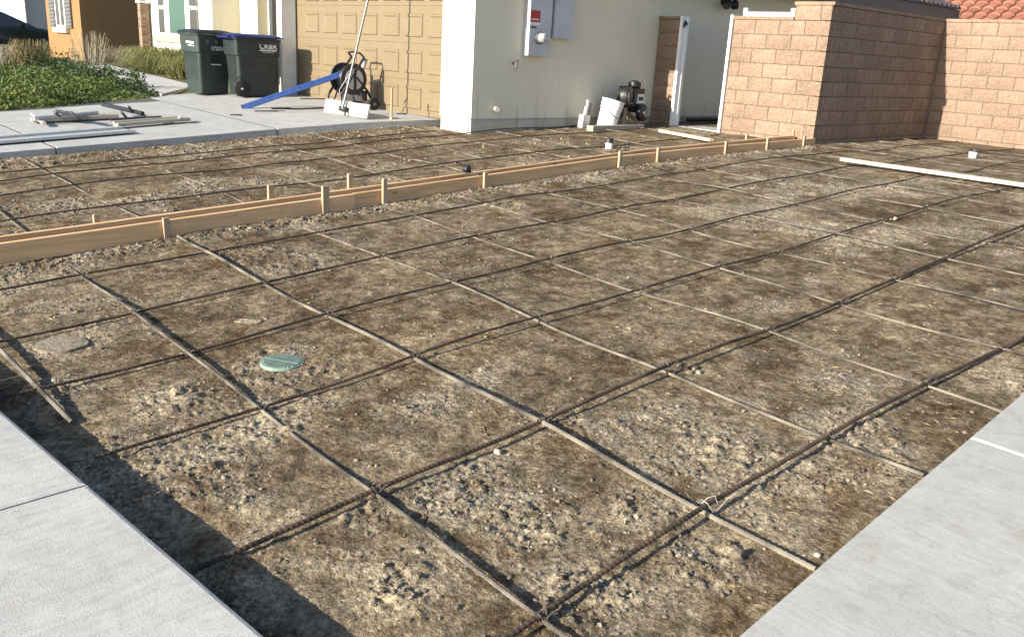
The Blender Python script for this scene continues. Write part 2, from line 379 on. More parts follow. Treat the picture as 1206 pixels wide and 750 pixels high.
def soil_height(X, Y):
    rough, dryc, bank = soil_fields(X, Y)
    z = soil(X, Y)
    z = z + .030*(fbm(X*.9, Y*.9, 5, 3)-.5)
    lump = fbm(X*13, Y*13, 31, 3); lump2 = fbm(X*34, Y*34, 41, 3)
    z = z + (.25+.75*rough)*.026*(np.maximum(lump, .42)-.5) + (.25+.8*rough)*.011*(lump2-.5) + (.35+.65*rough)*.008*(fbm(X*62, Y*62, 51, 3, .65)-.5)
    wx = X+.012*(vnoise(X*45, Y*45, 71)-.5); wy = Y+.012*(vnoise(X*45, Y*45, 72)-.5)
    rr = smooth(.15, .95, rough+.7*(w_mid(X, Y)-.5))
    z = z + (.03+.36*rr)*crumbs(wx, wy, .055, 101, .30) + (.05+.48*rr)*crumbs(wx, wy, .024, 111, .55) + (.14+.50*rr)*crumbs(wx, wy, .0125, 121, .8)
    z = z + bank*.022*fbm(X*8, Y*8, 61, 3)
    edge = smooth(.35, .0, Y-(.732+.0865*(X+3.79)))                         # undercut along the sidewalk
    z = z - .018*edge
    m_ = smooth(.16, .112, np.hypot(X-DRAIN.x, Y-DRAIN.y)); z = z*(1-m_)+(soil(X, Y)+.004)*m_
    return z, dryc, rough
def stretch_axis(a0, a1, s0, k):
    out = [a0]; sgn = 1 if a1 > a0 else -1
    while abs(out[-1]-a0) < abs(a1-a0): out.append(out[-1]+sgn*(s0+k*abs(out[-1]-a0)))
    return np.array(out)
gx = np.concatenate([np.array([-.3, -.6, -.8]), stretch_axis(-.9, -11.0, .0062, .0027)]); gy = np.concatenate([np.array([.15, .4]), stretch_axis(.55, 15.7, .0062, .0027)])
GX, GY = np.meshgrid(gx, gy, indexing='ij'); GZ, GD, GR = soil_height(GX, GY)
V = np.stack([GX.ravel(), GY.ravel(), GZ.ravel()], 1); nx, ny = GX.shape
I = (np.arange(nx-1)[:, None]*ny+np.arange(ny-1)[None, :]).ravel()
F = np.stack([I, I+1, I+ny+1, I+ny], 1)
cx = (gx[:-1]+gx[1:])/2; cy = (gy[:-1]+gy[1:])/2; CX, CY = np.meshgrid(cx, cy, indexing='ij')
keep = ~((CX < -9.75) & (CY > 8.0)).ravel()
me = np_mesh('soil_bed', V, F[keep], MAT['soil'], True)
a = me.attributes.new('dry', 'FLOAT', 'POINT'); a.data.foreach_set('value', GD.ravel().astype(np.float32))
soil_obj = struct(link('soil_bed', me))
def ground_at(x, y): return float(soil_height(np.array([x]), np.array([y]))[0][0])

# ---- clods and crumbs, too many to count
def ico():
    bm = bmesh.new(); bmesh.ops.create_icosphere(bm, subdivisions=1, radius=1); v = np.array([p.co for p in bm.verts]); f = np.array([[q.index for q in p.verts] for p in bm.faces]); bm.free(); return v, f
IV, IF = ico()
def scatter_clods(name, n, xr, yr, smin, smax, power, label, bias=0, squash=.7):
    px = []; py = []
    while len(px) < n:
        x = rng.uniform(*xr, 20000); y = rng.uniform(*yr, 20000)
        r, d, b = soil_fields(x, y); dist = np.hypot(x, y)
        k = rng.random(20000) < (r**1.5*.9+.04)*np.clip((2.6/dist)**1.3, .04, 1)+b*bias
        k &= ~((x < -9.6) & (y > 7.8)); k &= (x > -10.7); k &= ~((np.abs(x+6.58) < .24))
        px += list(x[k]); py += list(y[k])
    x = np.array(px[:n]); y = np.array(py[:n]); z = soil_height(x, y)[0]
    s = smin*(smax/smin)**(rng.random(n)**power)
    ang = rng.uniform(0, 6.283, n); jit = 1+rng.uniform(-.32, .32, (n, len(IV), 1))
    P = IV[None]*jit*s[:, None, None]*np.stack([rng.uniform(.7, 1.3, n), rng.uniform(.7, 1.3, n), rng.uniform(squash*.7, squash*1.2, n)], 1)[:, None, :]
    ca, sa = np.cos(ang)[:, None], np.sin(ang)[:, None]
    Q = np.stack([P[..., 0]*ca-P[..., 1]*sa+x[:, None], P[..., 0]*sa+P[..., 1]*ca+y[:, None], P[..., 2]+z[:, None]+s[:, None]*.25], 2)
    FF = (IF[None]+(np.arange(n)*len(IV))[:, None, None]).reshape(-1, 3)
    o = link(name, np_mesh(name, Q.reshape(-1, 3), FF, MAT['clod'])); o['kind'] = 'stuff'; tag(o, label, 'soil'); return o
scatter_clods('soil_clods', 15000, (-8, -1.05), (.9, 9), .0024, .012, 4.0, 'loose clods and crumbs of dry earth strewn over the graded soil')
scatter_clods('soil_spoil', 3200, (-6.36, -6.16), (1.0, 11.6), .004, .019, 3.4, 'band of crumbly earth spoil along the foot of the timber form', bias=.9)
scatter_clods('soil_crumbs', 4500, (-10.7, -6.9), (1.2, 9.5), .005, .022, 3.2, 'earth crumbs scattered between the timber form and the driveway')

# ---- straw and dry roots
n = 2600; x = rng.uniform(-7.5, -1.1, n*4); y = rng.uniform(.95, 9, n*4)
kk = (rng.random(n*4) < np.clip((3.2/np.hypot(x, y))**1.2, .08, 1)*smooth(.42, .6, fbm(x*1.7+3, y*1.7, 91, 3))); x = x[kk][:n]; y = y[kk][:n]; n = len(x)
z = soil_height(x, y)[0]+.003; L = rng.uniform(.012, .06, n)*(rng.random(n)**.8+.3); an = rng.uniform(0, 6.283, n); wv = rng.uniform(.0006, .0015, n)
dx, dy = np.cos(an)*L/2, np.sin(an)*L/2; ox, oy = -np.sin(an)*wv, np.cos(an)*wv; tz = rng.uniform(-.006, .010, n)
Vq = np.stack([np.stack([x-dx+ox, y-dy+oy, z], 1), np.stack([x-dx-ox, y-dy-oy, z], 1), np.stack([x+dx-ox, y+dy-oy, z+tz], 1), np.stack([x+dx+ox, y+dy+oy, z+tz], 1), np.stack([x, y, z+.003], 1)], 1).reshape(-1, 3)
b0 = np.arange(n)*5
Fq = np.concatenate([np.stack([b0+a_, b0+b_, b0+4], 1) for a_, b_ in ((0, 1), (1, 2), (2, 3), (3, 0))])
o = link('straw_litter', np_mesh('straw_litter', Vq, Fq, MAT['straw'])); o['kind'] = 'stuff'; tag(o, 'bits of straw and dry roots littering the bare soil', 'straw')

# ---- near sidewalk and right-hand walk: separate cast slabs with tooled joints
def slab_z(x, y): return float(soil(x, max(y, .75)))+.115 - (.02*(.75-y) if y < .75 else 0)
sidewalk = empty_struct('sidewalk'); EDGE = lambda x: .742+.0865*(x+3.79)
def slanted_slab(parent, x0, x1, y0, ytop, zf_, th=.14, nx_=8, ny_=6, name='slab', mat='side_conc'):
    mb = MB(); e = .012                                                  # eased arris
    xs_ = np.array([x0, x0+e]+list(np.linspace(x0+e, x1-e, nx_)[1:-1])+[x1-e, x1])
    for x in xs_:
        y1 = ytop(x); yy = [y0, y0+e]+list(np.linspace(y0+e, y1-e, ny_)[1:-1])+[y1-e, y1]
        for y in yy:
            ed = (x in (x0, x1)) or (y == y0 or y == y1)
            mb.v.append((x, y, zf_(x, y)-(.004 if ed else 0)))
    a_, b_ = len(xs_), ny_+2
    for i in range(a_-1):
        for j in range(b_-1): mb.f.append((i*b_+j, (i+1)*b_+j, (i+1)*b_+j+1, i*b_+j+1))
    loop = [i*b_ for i in range(a_)]+[(a_-1)*b_+j for j in range(1, b_)]+[i*b_+b_-1 for i in range(a_-2, -1, -1)]+[j for j in range(b_-2, 0, -1)]
    o_ = len(mb.v)
    for k in loop: x, y, z = mb.v[k]; mb.v.append((x, y, z-th))
    for k in range(len(loop)): q = (k+1) % len(loop); mb.f.append((loop[k], loop[q], o_+q, o_+k))
    return mb.build(name, MAT[mat], parent, False)
edges = [-7.4, -5.95, -4.47, -2.985, -1.5, .0, 1.5]
for a_, b_ in zip(edges[:-1], edges[1:]):
    slanted_slab(sidewalk, a_+.005, b_-.005, -1.2, (lambda x: EDGE(x)) if b_ <= -1.2 else (lambda x: EDGE(min(x, -1.2))), slab_z)
MB().box(-7.4, 1.5, -1.18, .70, -.08, .02).build('joint_filler', MAT['joint'], sidewalk)
walk = empty_struct('walkway'); RX = -1.045
for a_, b_ in zip([.98, 3.62, 6.2, 8.8, 11.4], [3.612, 6.192, 8.792, 11.392, 14.0]):
    o_ = slanted_slab(walk, RX, 1.5, a_, lambda x, b_=b_: b_, lambda x, y: float(soil(x, y))+.072, mat='walk_conc')
    for v_ in o_.data.vertices: v_.co.x -= .037*(v_.co.y-1.93)*(1.5-v_.co.x)/2.545
MB().box(-1.07, 1.4, 3.60, 3.63, .10, .19).build('joint_filler', MAT['joint'], walk)

# ---- driveway with its control joints
driveway = empty_struct('driveway')
DX = -10.86
def drive_left(y): return -14.55 if y < 6 else -15.2
ycut = [-1.8, .2, 2.98, 5.72, 8.27]
for a_, b_ in zip(ycut[:-1], ycut[1:]):
    x0 = -14.75 if b_ < 6 else -15.6
    slanted_slab(driveway, x0, DX, a_+.009, lambda x, b_=b_: b_-.009, drive, .14, 8, 10, 'slab', 'drive_conc')
    if b_ > 8: 
        for v_ in driveway.children[-1].data.vertices: v_.co.x += .27*(v_.co.y-5.72)/2.55*(v_.co.x-x0)/(DX-x0)
g = grid_mesh('joint_filler', np.linspace(-15.55, -10.9, 4), np.linspace(-1.7, 8.2, 12), lambda x, y: drive(x, y)-.003, MAT['joint']); g.build('joint_filler', MAT['joint'], driveway)

# ---- front lawn ground, garden path
def lawn_z(x, y): return drive(-14.4, min(max(y, -1), 8.2)) + .01 + .02*math.sin(x*.9)*math.sin(y*1.3)
struct(grid_mesh('lawn', np.linspace(-46, -14.6, 40), np.linspace(-6, 8.25, 24), lambda x, y: lawn_z(x, y)-.015, MAT['lawn']).build('lawn', MAT['lawn']))
struct(grid_mesh('planting_bed', np.linspace(-46, -15.3, 20), np.linspace(8.22, 16, 10), lambda x, y: lawn_z(x, 8.2)-.02, MAT['lawn']).build('planting_bed', MAT['lawn']))
PZ = [.545, .60, .625, .635]; PZ2 = [.60, .628, .635, .64]
pth = [onZ(u, v, z) for (u, v), z in zip(((190,111),(150,94),(128,85),(103,78)), PZ)]; pth2 = [onZ(u, v, z) for (u, v), z in zip(((229,101),(190,91),(160,84.5),(128,76.5)), PZ2)]
mb = MB(); mb.v = []
for p, q in zip(pth, pth2): mb.v += [(p.x, p.y, p.z), (q.x, q.y, q.z), (p.x, p.y, .42), (q.x, q.y, .42)]
for i in range(3):
    o_ = i*4; mb.f += [(o_, o_+1, o_+5, o_+4), (o_, o_+4, o_+6, o_+2), (o_+1, o_+3, o_+7, o_+5)]
mb.f += [(0, 2, 3, 1), (12, 13, 15, 14)]
struct(mb.build('garden_path', MAT['path_conc']))

# ================================================================== REBAR
P = {(1,1):(638.4,728.7),(1,2):(825.3,597.3),(1,3):(974.7,517.3),(1,4):(1093,456.3),(1,5):(1177,408.4),
(2,1):(443,580.3),(2,2):(634.7,496),(2,3):(784,437.6),(2,4):(903,391.1),(2,5):(990.5,356.7),(2,6):(1060,329.2),
(3,1):(309,478.6),(3,2):(489,421),(3,3):(637,376.3),(3,4):(755.7,341),(3,5):(844,315.2),
(4,1):(223,414.4),(4,2):(391,374.2),(4,3):(536,336.7),(4,4):(649,307.6),(4,5):(738,285),(4,6):(800,270.6),
(5,1):(158.5,365.8),(5,2):(314.4,335.4),(5,3):(455,305.7),(5,4):(565,281.2),(5,5):(656,261),(5,6):(731,246.6),(5,7):(797,234.4),(5,8):(853,222.6),
(6,1):(98,324.6),(6,2):(242,295.4),(6,3):(378,273),(6,4):(484.6,255),(6,5):(574,239.7),(6,6):(650,227.4),(6,7):(718,216),(6,8):(778,207.6),
(7,1):(13,261.6),(7,2):(144.5,243),(8,2):(112,226.5),(9,2):(84,210),(10,2):(65.8,199),(8,3):(224,210),(9,3):(190,196.3),(10,3):(167,188.3)}
TAIL = {2:[(1116,302.6),(1167.8,280.5),(1204,266)],3:[(922,293.5),(985.7,276),(1052,257),(1131,234.4),(1189,220.7)],4:[(882.5,253.5),(944.7,239),(993,227.4),(1075,212.2),(1140,199.5),(1206,190.3)],5:[(908,209.5),(991.7,198.8),(1061.5,189.4),(1090,187.3),(1177,177.3)],6:[(840,196.4),(878,191.9),(916,188.2),(988.7,179.7),(1113,169)]}
HEAD = {2:[(230,672)], 3:[(118,540),(200,512)], 4:[(0,467),(90,444)], 5:[(0,398)], 6:[(0,343)], 7:[(400,218),(520,196),(640,177)], 8:[(300,196),(440,176),(640,156)], 9:[(300,182),(440,164),(600,152)], 10:[(260,178),(350,168)]}
BH = .026                                    # height of the mat above the soil
cross = {k: ong(u, v, BH) for k, (u, v) in P.items()}
dfit = {}; lfit = {}
for i in range(1, 11):
    pts = [cross[k] for k in cross if k[0] == i]+[ong(u, v, BH) for u, v in TAIL.get(i, [])+HEAD.get(i, [])]
    yy = [p.y for p in pts]; deg = 2 if len(pts) >= 5 else 1
    dfit[i] = np.poly1d(np.polyfit(yy, [p.x for p in pts], deg)) if i < 7 else np.poly1d([float(np.median([p.x for p in pts]))])
for j in range(1, 9):
    pts = [cross[k] for k in cross if k[1] == j and k[0] < 7]
    if len(pts) >= 4: lfit[j] = np.poly1d(np.polyfit([p.x for p in pts], [p.y for p in pts], 1))
    else: lfit[j] = np.poly1d([-.026, pts[0].y+.026*pts[0].x])
lfit[0] = np.poly1d([0, 1.0])
for j in range(9, 18): lfit[j] = np.poly1d([-.02+.004*((j*7) % 5-2), lfit[8](-5)+.86*(j-8)-.1])
def bar_z(x, y, seed):
    return float(soil(x, y))+.030*float(fbm(np.array([x*.9]), np.array([y*.9]), 5, 3)[0]-.5)+(BH-.008*min(1, max(0, (math.hypot(x, y)-5)/4)))+.012*math.sin(x*1.9+y*1.3+seed)+.006*math.sin(x*4.1-y*3.3+seed*2)
def rebar(name, label, group, pts, r, mat, ribs):
    P0 = []; R0 = []
    for a_, b_ in zip(pts[:-1], pts[1:]):
        a_, b_ = Vector(a_), Vector(b_); m = max(1, int((b_-a_).length/(.0105 if ribs else .12)))
        for k in range(m): P0.append(a_.lerp(b_, k/m))
    P0.append(Vector(pts[-1]))
    R0 = [r*(1.13 if k % 2 else .93) if ribs else r for k in range(len(P0))]
    mb = MB().tube(P0, r, 7 if ribs else 6, True, R0); o_ = mb.build(name, MAT[mat], None, True)
    if ribs: o_.data.polygons.foreach_set('use_smooth', [False]*len(o_.data.polygons))
    return tag(o_, label, 'rebar', group)
ORD = ['', 'nearest', 'second', 'third', 'fourth', 'fifth', 'sixth', 'seventh', 'eighth', 'ninth', 'tenth', 'eleventh', 'twelfth', 'thirteenth', 'fourteenth', 'fifteenth', 'sixteenth', 'seventeenth']
def ordl(k, far): return 'nearest to' if k == 1 else ORD[k]+' from'
def tie(parent, x, y, z, s=1, bright=False):
    mb = MB(); pts = []
    for k in range(9):
        a_ = k/8*2*math.pi*.93; pts.append((x+.016*s*math.cos(a_+.7), y+.013*s*math.sin(a_+.7), z+.011+.010*s*math.sin(a_*2)))
    pts += [(x+.028*s, y+.012*s, z+.024*s), (x+.034*s, y+.022*s, z+.030*s)]
    mb.tube(pts, .0024 if not bright else .0015, 5); mb.build('tie_wire', MAT['wire_bright' if bright else 'wire'], parent, True)
D = {}
ystart = {1: 1.30, 2: EDGE(-2.4)+.09, 3: EDGE(-3.3)+.50, 4: EDGE(-4.1)+.02, 5: EDGE(-4.9)+.05, 6: EDGE(-5.8)+.05, 7: 1.0, 8: 1.0, 9: 1.0, 10: 1.0}
ystart[2] = ong(228, 673, BH).y; ystart[3] = ong(113, 542, BH).y
yend = {1: 14.9, 2: 15.2, 3: 14.9, 4: 15.1, 5: 15.2, 6: 15.0, 7: 11.3, 8: 11.2, 9: 11.1, 10: 7.75}
for i in range(1, 11):
    k = i if i < 7 else i-6
    ys_ = np.arange(ystart[i], yend[i], .22); pts = [(float(dfit[i](y)), y, bar_z(float(dfit[i](y)), y, i)+.011) for y in ys_]
    if i < 7: lab = 'dark rusty rebar running towards the block wall, %s the right-hand concrete walk' % ordl(k, 0)
    else: lab = 'dark rebar running along behind the timber form, %s the form' % ordl(k, 0)
    D[i] = rebar('rebar', lab, 'lengthwise reinforcing bars', pts, (.0092 if i < 3 else .0072), 'bar_rust', i <= 4)
def lx(j, x): return float(lfit[j](x))
ends = {1: -.72, 2: ong(955, 671, BH).x, 3: ong(1086, 563, BH).x, 4: ong(1180, 487, BH).x}
for j in range(0, 17):
    if j == 0:
        a_ = ong(0, 411, BH+.02); b_ = ong(85, 497, .012)
        pts = [Vector((a_.x-1.6, a_.y-.05, a_.z)), a_, a_.lerp(b_, .5), b_]
        rebar('rebar', 'short pale rebar ending in the shade beside the left sidewalk', 'crosswise reinforcing bars', pts, .0105, 'bar_dust', True)
        continue
    yv = lx(j, -4)
    if yv > 15.2: continue
    x1 = ends.get(j, -1.24-.02*(j > 5)); xs_ = np.arange(-6.30, x1, .21).tolist()+[x1]
    pts = [(x, lx(j, x), bar_z(x, lx(j, x), j*1.7)-.004+(.012 if x < -6.2 else 0)) for x in xs_]
    rebar('rebar', 'pale dusty rebar in front of the timber form, %s the left sidewalk' % ordl(j, 0), 'crosswise reinforcing bars', pts, (.0076 if j < 4 else .006) if j != 2 else .0098, 'bar_dust', j <= 4)
    x0 = -10.72 if yv < 7.6 else -9.36
    if yv < 11.2:
        xs_ = np.arange(x0, -6.86, .3).tolist()+[-6.86]
        pts = [(x, lx(j, x), bar_z(x, lx(j, x), j*2.3)-.002) for x in xs_]
        rebar('rebar', 'pale dusty rebar behind the timber form towards the house, %s the left sidewalk' % ordl(j, 0), 'crosswise reinforcing bars', pts, .0068, 'bar_dust', False)
for i in range(1, 7):
    for j in range(1, 13):
        x = -4.
        for _ in range(4): y = lx(j, x); x = float(dfit[i](y))
        if not (-6.3 < x < -1.2) or (i == 3 and j < 1): continue
        if i > 3 and j > 9: continue
        tie(D[i], x, y, bar_z(x, y, i)+.004, 2.2 if (i, j) == (1, 2) else 1.15, (i, j) == (1, 2))

# ================================================================== TIMBER FORM
def soil_p(x, y, dz=0): return Vector((x, y, float(soil(x, y))+dz))
form = thing('timber_form', 'long double timber form of brown boards and stakes crossing the bare soil', 'form', soil_p(-6.58, 1.0))
def board(x, y0, y1, top0, top1, h, th=.038):
    o_ = MB().bar(Vector((x, y0, top0-h/2)), Vector((x, y1, top1-h/2)), th, h, ch=.003)
    ob = o_.build('board', MAT['form']); ob.parent = form; ob.matrix_parent_inverse = form.matrix_basis.inverted(); return ob
def ftop(y): return float(np.interp(y, [1.0, 1.364, 2.43, 3.782, 4.375, 5.549, 7.523, 9.501, 11.75], [-1.433, -1.413, -1.354, -1.275, -1.232, -1.169, -1.066, -1.003, -.972]))+CZ
def rtop(y): return float(np.interp(y, [1.0, 1.45, 2.578, 4.007, 5.652, 7.522, 10.052, 11.75], [-1.46, -1.434, -1.366, -1.287, -1.200, -1.083, -1.004, -.968]))+CZ
for a_, b_ in ((.75, 4.09), (4.095, 7.56), (7.565, 9.0), (9.005, 11.72)): board(-6.43+.012*math.sin(a_*9), a_, b_, ftop(a_)-.002, ftop(b_)-.002, .142)
for a_, b_ in ((.85, 5.3), (5.305, 8.4), (8.405, 11.74)): board(-6.775, a_, b_, rtop(a_)-.002, rtop(b_)-.002, .142)
def stake(px_top, px_bot, X, w=.05):
    p = onX(px_top[0], px_top[1], X); b_ = soil_p(X, p.y, -.10)
    mb = MB().bar(b_, p, .028, w, upv=(0, 1, 0), ch=.003)
    o_ = mb.build('stake', MAT['stake']); o_.parent = form; o_.matrix_parent_inverse = form.matrix_basis.inverted()
for pt, pb in (((195,256.5),0),((383,219),0),((453,210),0),((572,203),0),((731,178),0),((776,174),0),((856,166.5),0),((905,162.5),0),((948,160),0)): stake(pt, pb, -6.394, .062 if pt[0] == 383 else .045)
for pt in ((113,252.5),(318,218),(412,204.5),(880,158),(935,153)): stake(pt, 0, -6.815, .045)

# ================================================================== HOUSE
HZ = CZ                                        # heights below are given from the camera's height
house = thing('house', 'cream stucco house with tan garage door, grey in the shade along its side', 'house', (-9.5, 7.93, .5))
def hp(mb, name, mat, sm=False, parent=None, label=None):
    o_ = mb.build(name, MAT[mat], None, sm, label); o_.parent = parent or house
    o_.matrix_parent_inverse = (parent or house).matrix_world.inverted() if parent is None else Matrix.Translation(-house.location) @ Matrix.Identity(4)
    return o_
bpy.context.view_layer.update()
house_inv = Matrix.Translation(-Vector(house.location))
def hpart(mb, name, mat, sm=False, label=None):
    o_ = mb.build(name, MAT[mat], house, sm, label); o_.matrix_parent_inverse = house_inv; return o_
def sub(mb, name, mat, parent, sm=False): return mb.build(name, MAT[mat], parent, sm)
TOPW = 1.30+CZ; WS = -.943+CZ
hpart(MB().box(-9.72, -9.5, 7.93, 21.7, WS, TOPW), 'side_wall', 'stucco')
hpart(MB().box(-9.72, -9.512, 7.942, 21.69, .25, WS-.004), 'side_wall_base', 'stucco_base')
hpart(MB().box(-9.505, -9.488, 7.918, 21.7, WS-.012, WS-.001), 'weep_screed', 'panel_grey')
hpart(MB().box(-10.2, -9.722, 7.93, 8.3, WS, TOPW), 'garage_pier', 'stucco')
hpart(MB().box(-10.19, -9.712, 7.942, 8.3, .25, WS-.004), 'garage_pier_base', 'stucco_base')
hpart(MB().box(-10.2, -9.49, 7.918, 7.928, WS-.012, WS-.001), 'weep_screed', 'panel_grey')
DTOP = 1.06+CZ
hpart(MB().box(-14.86, -10.202, 7.93, 8.3, DTOP, TOPW), 'header', 'stucco')
hpart(MB().box(-15.30, -14.862, 7.93, 8.3, .4, TOPW), 'garage_pier', 'stucco')
# garage door: four sections of raised panels, glazed top
gd = hpart(MB().box(-14.80, -10.20, 8.262, 8.29, .5, DTOP+.05), 'garage_door', 'door_tan')
zrow = [-1.05, -.60, -.072, .458, .988, 1.06]
zr = [-1.045, -.528, .006, .54, 1.06]
for k in range(4):
    z0, z1 = zr[k]+CZ, zr[k+1]+CZ
    sub(MB().box(-14.78, -10.205, 8.226, 8.26, z0+.002, z1-.0015), 'section', 'door_tan', gd)
PM = None
def door_panel(w, h, d=.016):
    rings = []; mb = MB()
    for ins, dep in ((0, 0), (.012, -d), (.035, -d), (.055, -d*.25)):
        mb.v += [(ins, dep, ins), (w-ins, dep, ins), (w-ins, dep, h-ins), (ins, dep, h-ins)]
    for r in range(3):
        for k in range(4): mb.f.append((r*4+k, r*4+(k+1) % 4, r*4+4+(k+1) % 4, r*4+4+k))
    mb.f.append((12, 13, 14, 15)); return mb.mesh('panel', MAT['door_tan'])
pw = .445; PM = door_panel(pw, .335)
ztops = [-.623, -.099, .431]
PX0 = onY(504.5, 60, 8.22).x
for row in range(3):
    for c_ in range(7):
        o_ = link('panel', PM, gd); o_.location = (PX0-c_*.597, 8.2245, ztops[row]-.335+CZ)
for c_ in range(7):
    x0 = PX0-c_*.597; z0 = .615+CZ
    sub(MB().box(x0, x0+pw, 8.205, 8.2235, z0, z0+.30), 'window_frame', 'door_tan', gd)
    sub(MB().box(x0+.03, x0+pw-.03, 8.199, 8.2035, z0+.03, z0+.27), 'pane', 'glass', gd)
hpart(MB().box(-14.86, -14.79, 7.925, 8.2, .5, DTOP), 'door_jamb', 'white')
hpart(MB().box(-10.225, -10.2, 8.17, 8.225, .5, DTOP), 'door_stop', 'white')
hpart(MB().box(-15.10, -14.98, 7.85, 7.926, .5, TOPW), 'dark_strip', 'fascia')  # narrow dark upright strip on the front of the left garage pier
# entry porch: column, recess, front door, window wing
bx = lambda n_, m_, *a_: hpart(MB().box(*a_), n_, m_)
bx('porch_column', 'stucco', -16.33, -15.64, 7.9, 8.62, .35, TOPW)
bx('column_base', 'stucco_base', -16.36, -15.61, 7.87, 8.65, .35, .96)
bx('entry_wall', 'stucco', -21.2, -15.3, 10.4, 10.6, .35, TOPW)
bx('entry_side_wall', 'stucco', -15.5, -15.31, 8.31, 10.38, .35, TOPW)
bx('front_door', 'door_brown', -18.3, -17.2, 10.33, 10.395, .5, 2.6)
WY = 9.6
wx0, wx1 = onY(172.5, 20, WY).x, onY(250, 20, WY).x
bx('wing_wall', 'stucco', wx0, wx1, WY, WY+.2, .35, TOPW)
bx('wing_side_wall', 'stucco', wx1-.2, wx1-.002, WY+.202, 10.39, .35, TOPW)
wl = onY(184, 20, WY).x; wr = onY(233, 20, WY).x; wz = onY(205, 41, WY).z
bx('window_sill', 'timber', wl-.15, wr+.2, WY-.07, WY-.003, wz-.20, wz-.05)
win = hpart(MB().box(wl, wr, WY-.05, WY-.003, wz-.04, wz+1.35), 'window', 'white', label='white framed triple window with green middle pane')
for (u0, u1, mt) in ((187, 193.5, 'glass'), (199.5, 218, 'glass_green'), (223.5, 231.5, 'glass')):
    a_, b_ = onY(u0, 20, WY-.05).x, onY(u1, 20, WY-.05).x
    if mt == 'glass':
        for z0, z1 in ((wz+.03, wz+.62), (wz+.70, wz+1.28)): sub(MB().box(a_, b_, WY-.058, WY-.0515, z0, z1), 'pane', mt, win)
    else: sub(MB().box(a_, b_, WY-.058, WY-.0515, wz+.03, wz+1.28), 'pane', mt, win)
# roof with the side eave that shows above the block wall
EX = -9.02; EZ = 1.215+CZ
hpart(MB().add([(-9.9,7.88,EZ),(EX,7.88,EZ),(EX,22.1,EZ),(-9.9,22.1,EZ),(-9.9,7.88,EZ+.02),(EX,7.88,EZ+.02),(EX,22.1,EZ+.02),(-9.9,22.1,EZ+.02)],[(0,3,2,1),(4,5,6,7),(0,1,5,4),(1,2,6,5),(2,3,7,6),(3,0,4,7)]), 'soffit', 'soffit')
hpart(MB().box(EX, EX+.035, 7.88, 22.1, EZ-.03, EZ+.20), 'fascia', 'fascia')
hpart(MB().box(-15.6, EX-.004, 7.84, 7.878, EZ+.09, EZ+.28), 'fascia', 'fascia')
rs = .35
roof = hpart(MB().add([(EX+.02, 7.84, EZ+.20), (EX+.02, 22.1, EZ+.20), (-12.8, 11, EZ+.20+rs*3.8), (-12.8, 18.4, EZ+.20+rs*3.8), (-16.6, 7.84, EZ+.20), (-16.6, 22.1, EZ+.20)],
    [(0, 1, 3, 2), (2, 3, 5, 4), (0, 2, 4), (1, 5, 3)]), 'roof', 'roof_grey')
tm = MB()
prof = [(math.cos(a_)*.10, math.sin(a_)*.075) for a_ in np.linspace(0, math.pi, 6)]
tm.v += [(0, p, q) for p, q in prof]+[(-.42, p*.85, q*.9+.42*rs) for p, q in prof]
tm.f += [(i, i+1, i+7, i+6) for i in range(5)]+[(0, 1, 2, 3, 4, 5)]
TILE = tm.mesh('tile', MAT['roof_grey'], True)
for k in range(34):
    for r_ in range(3):
        o_ = link('tile', TILE, roof); o_.location = (EX+.07-.38*r_, 14.2+k*.235, EZ+.205+.38*rs*r_)
# service panels on the side wall
SX = -9.5
def wallbox(name, u0, v0, u1, v1, d, mat, parent=None, label=None):
    a_ = onX(u0, v0, SX); b_ = onX(u1, v1, SX)
    mb = MB().box(SX+.002, SX+d, a_.y, b_.y, b_.z, a_.z)
    return mb
y0, y1 = onX(616, 40, SX).y, onX(641, 40, SX).y; zb = onX(628, 66, SX).z
mp = thing('meter_panel', 'tall grey electric meter panel with red sticker on the shaded stucco wall', 'meter box', (SX, (y0+y1)/2, zb))
minv = Matrix.Translation(-Vector(mp.location))
def mpart(mb, n_, m_, sm=False, par=mp, inv=minv): o_ = mb.build(n_, MAT[m_], par, sm); o_.matrix_parent_inverse = inv; return o_
mpart(MB().box(SX+.002, SX+.13, y0, y1, zb, zb+.36), 'lower_cover', 'panel_grey')
mpart(MB().box(SX+.002, SX+.118, y0+.01, y1+.02, zb+.363, zb+1.25), 'upper_cover', 'panel_grey')
yc = onX(635, 45, SX+.13).y; zc_ = onX(635, 45, SX+.13).z
mpart(MB().lathe([(.085, 0), (.085, .035), (.078, .04)], (SX+.131, yc, zc_), (1, 0, 0)), 'meter_ring', 'steel', True)
mpart(MB().lathe([(.07, 0), (.068, .06), (.055, .095), (.02, .108)], (SX+.171, yc, zc_), (1, 0, 0)), 'meter_dome', 'meter_glass', True)
rs0 = onX(625.5, 12, SX+.12); rs1 = onX(636, 27, SX+.12)
mpart(MB().box(SX+.118, SX+.1205, rs0.y, rs1.y, rs1.z, rs0.z), 'warning_sticker', 'red')
mpart(MB().box(SX+.1207, SX+.122, rs0.y+.02, rs1.y-.02, rs1.z+.03, rs1.z+.045), 'sticker_line', 'print')
mpart(MB().box(SX+.118, SX+.1205, rs0.y, rs1.y, rs1.z-.035, rs1.z-.004), 'sticker_label', 'print')
mpart(MB().box(SX+.118, SX+.124, rs0.y+.02, rs0.y+.12, zb+.372, zb+.395), 'latch', 'dark_metal')
mpart(MB().bar((SX+.135, yc-.03, zc_-.10), (SX+.135, yc-.03, zc_-.19), .02, .01), 'seal_tag', 'print')
y0, y1 = onX(646.5, 25, SX).y, onX(670, 25, SX).y; zb2 = onX(658, 46, SX).z
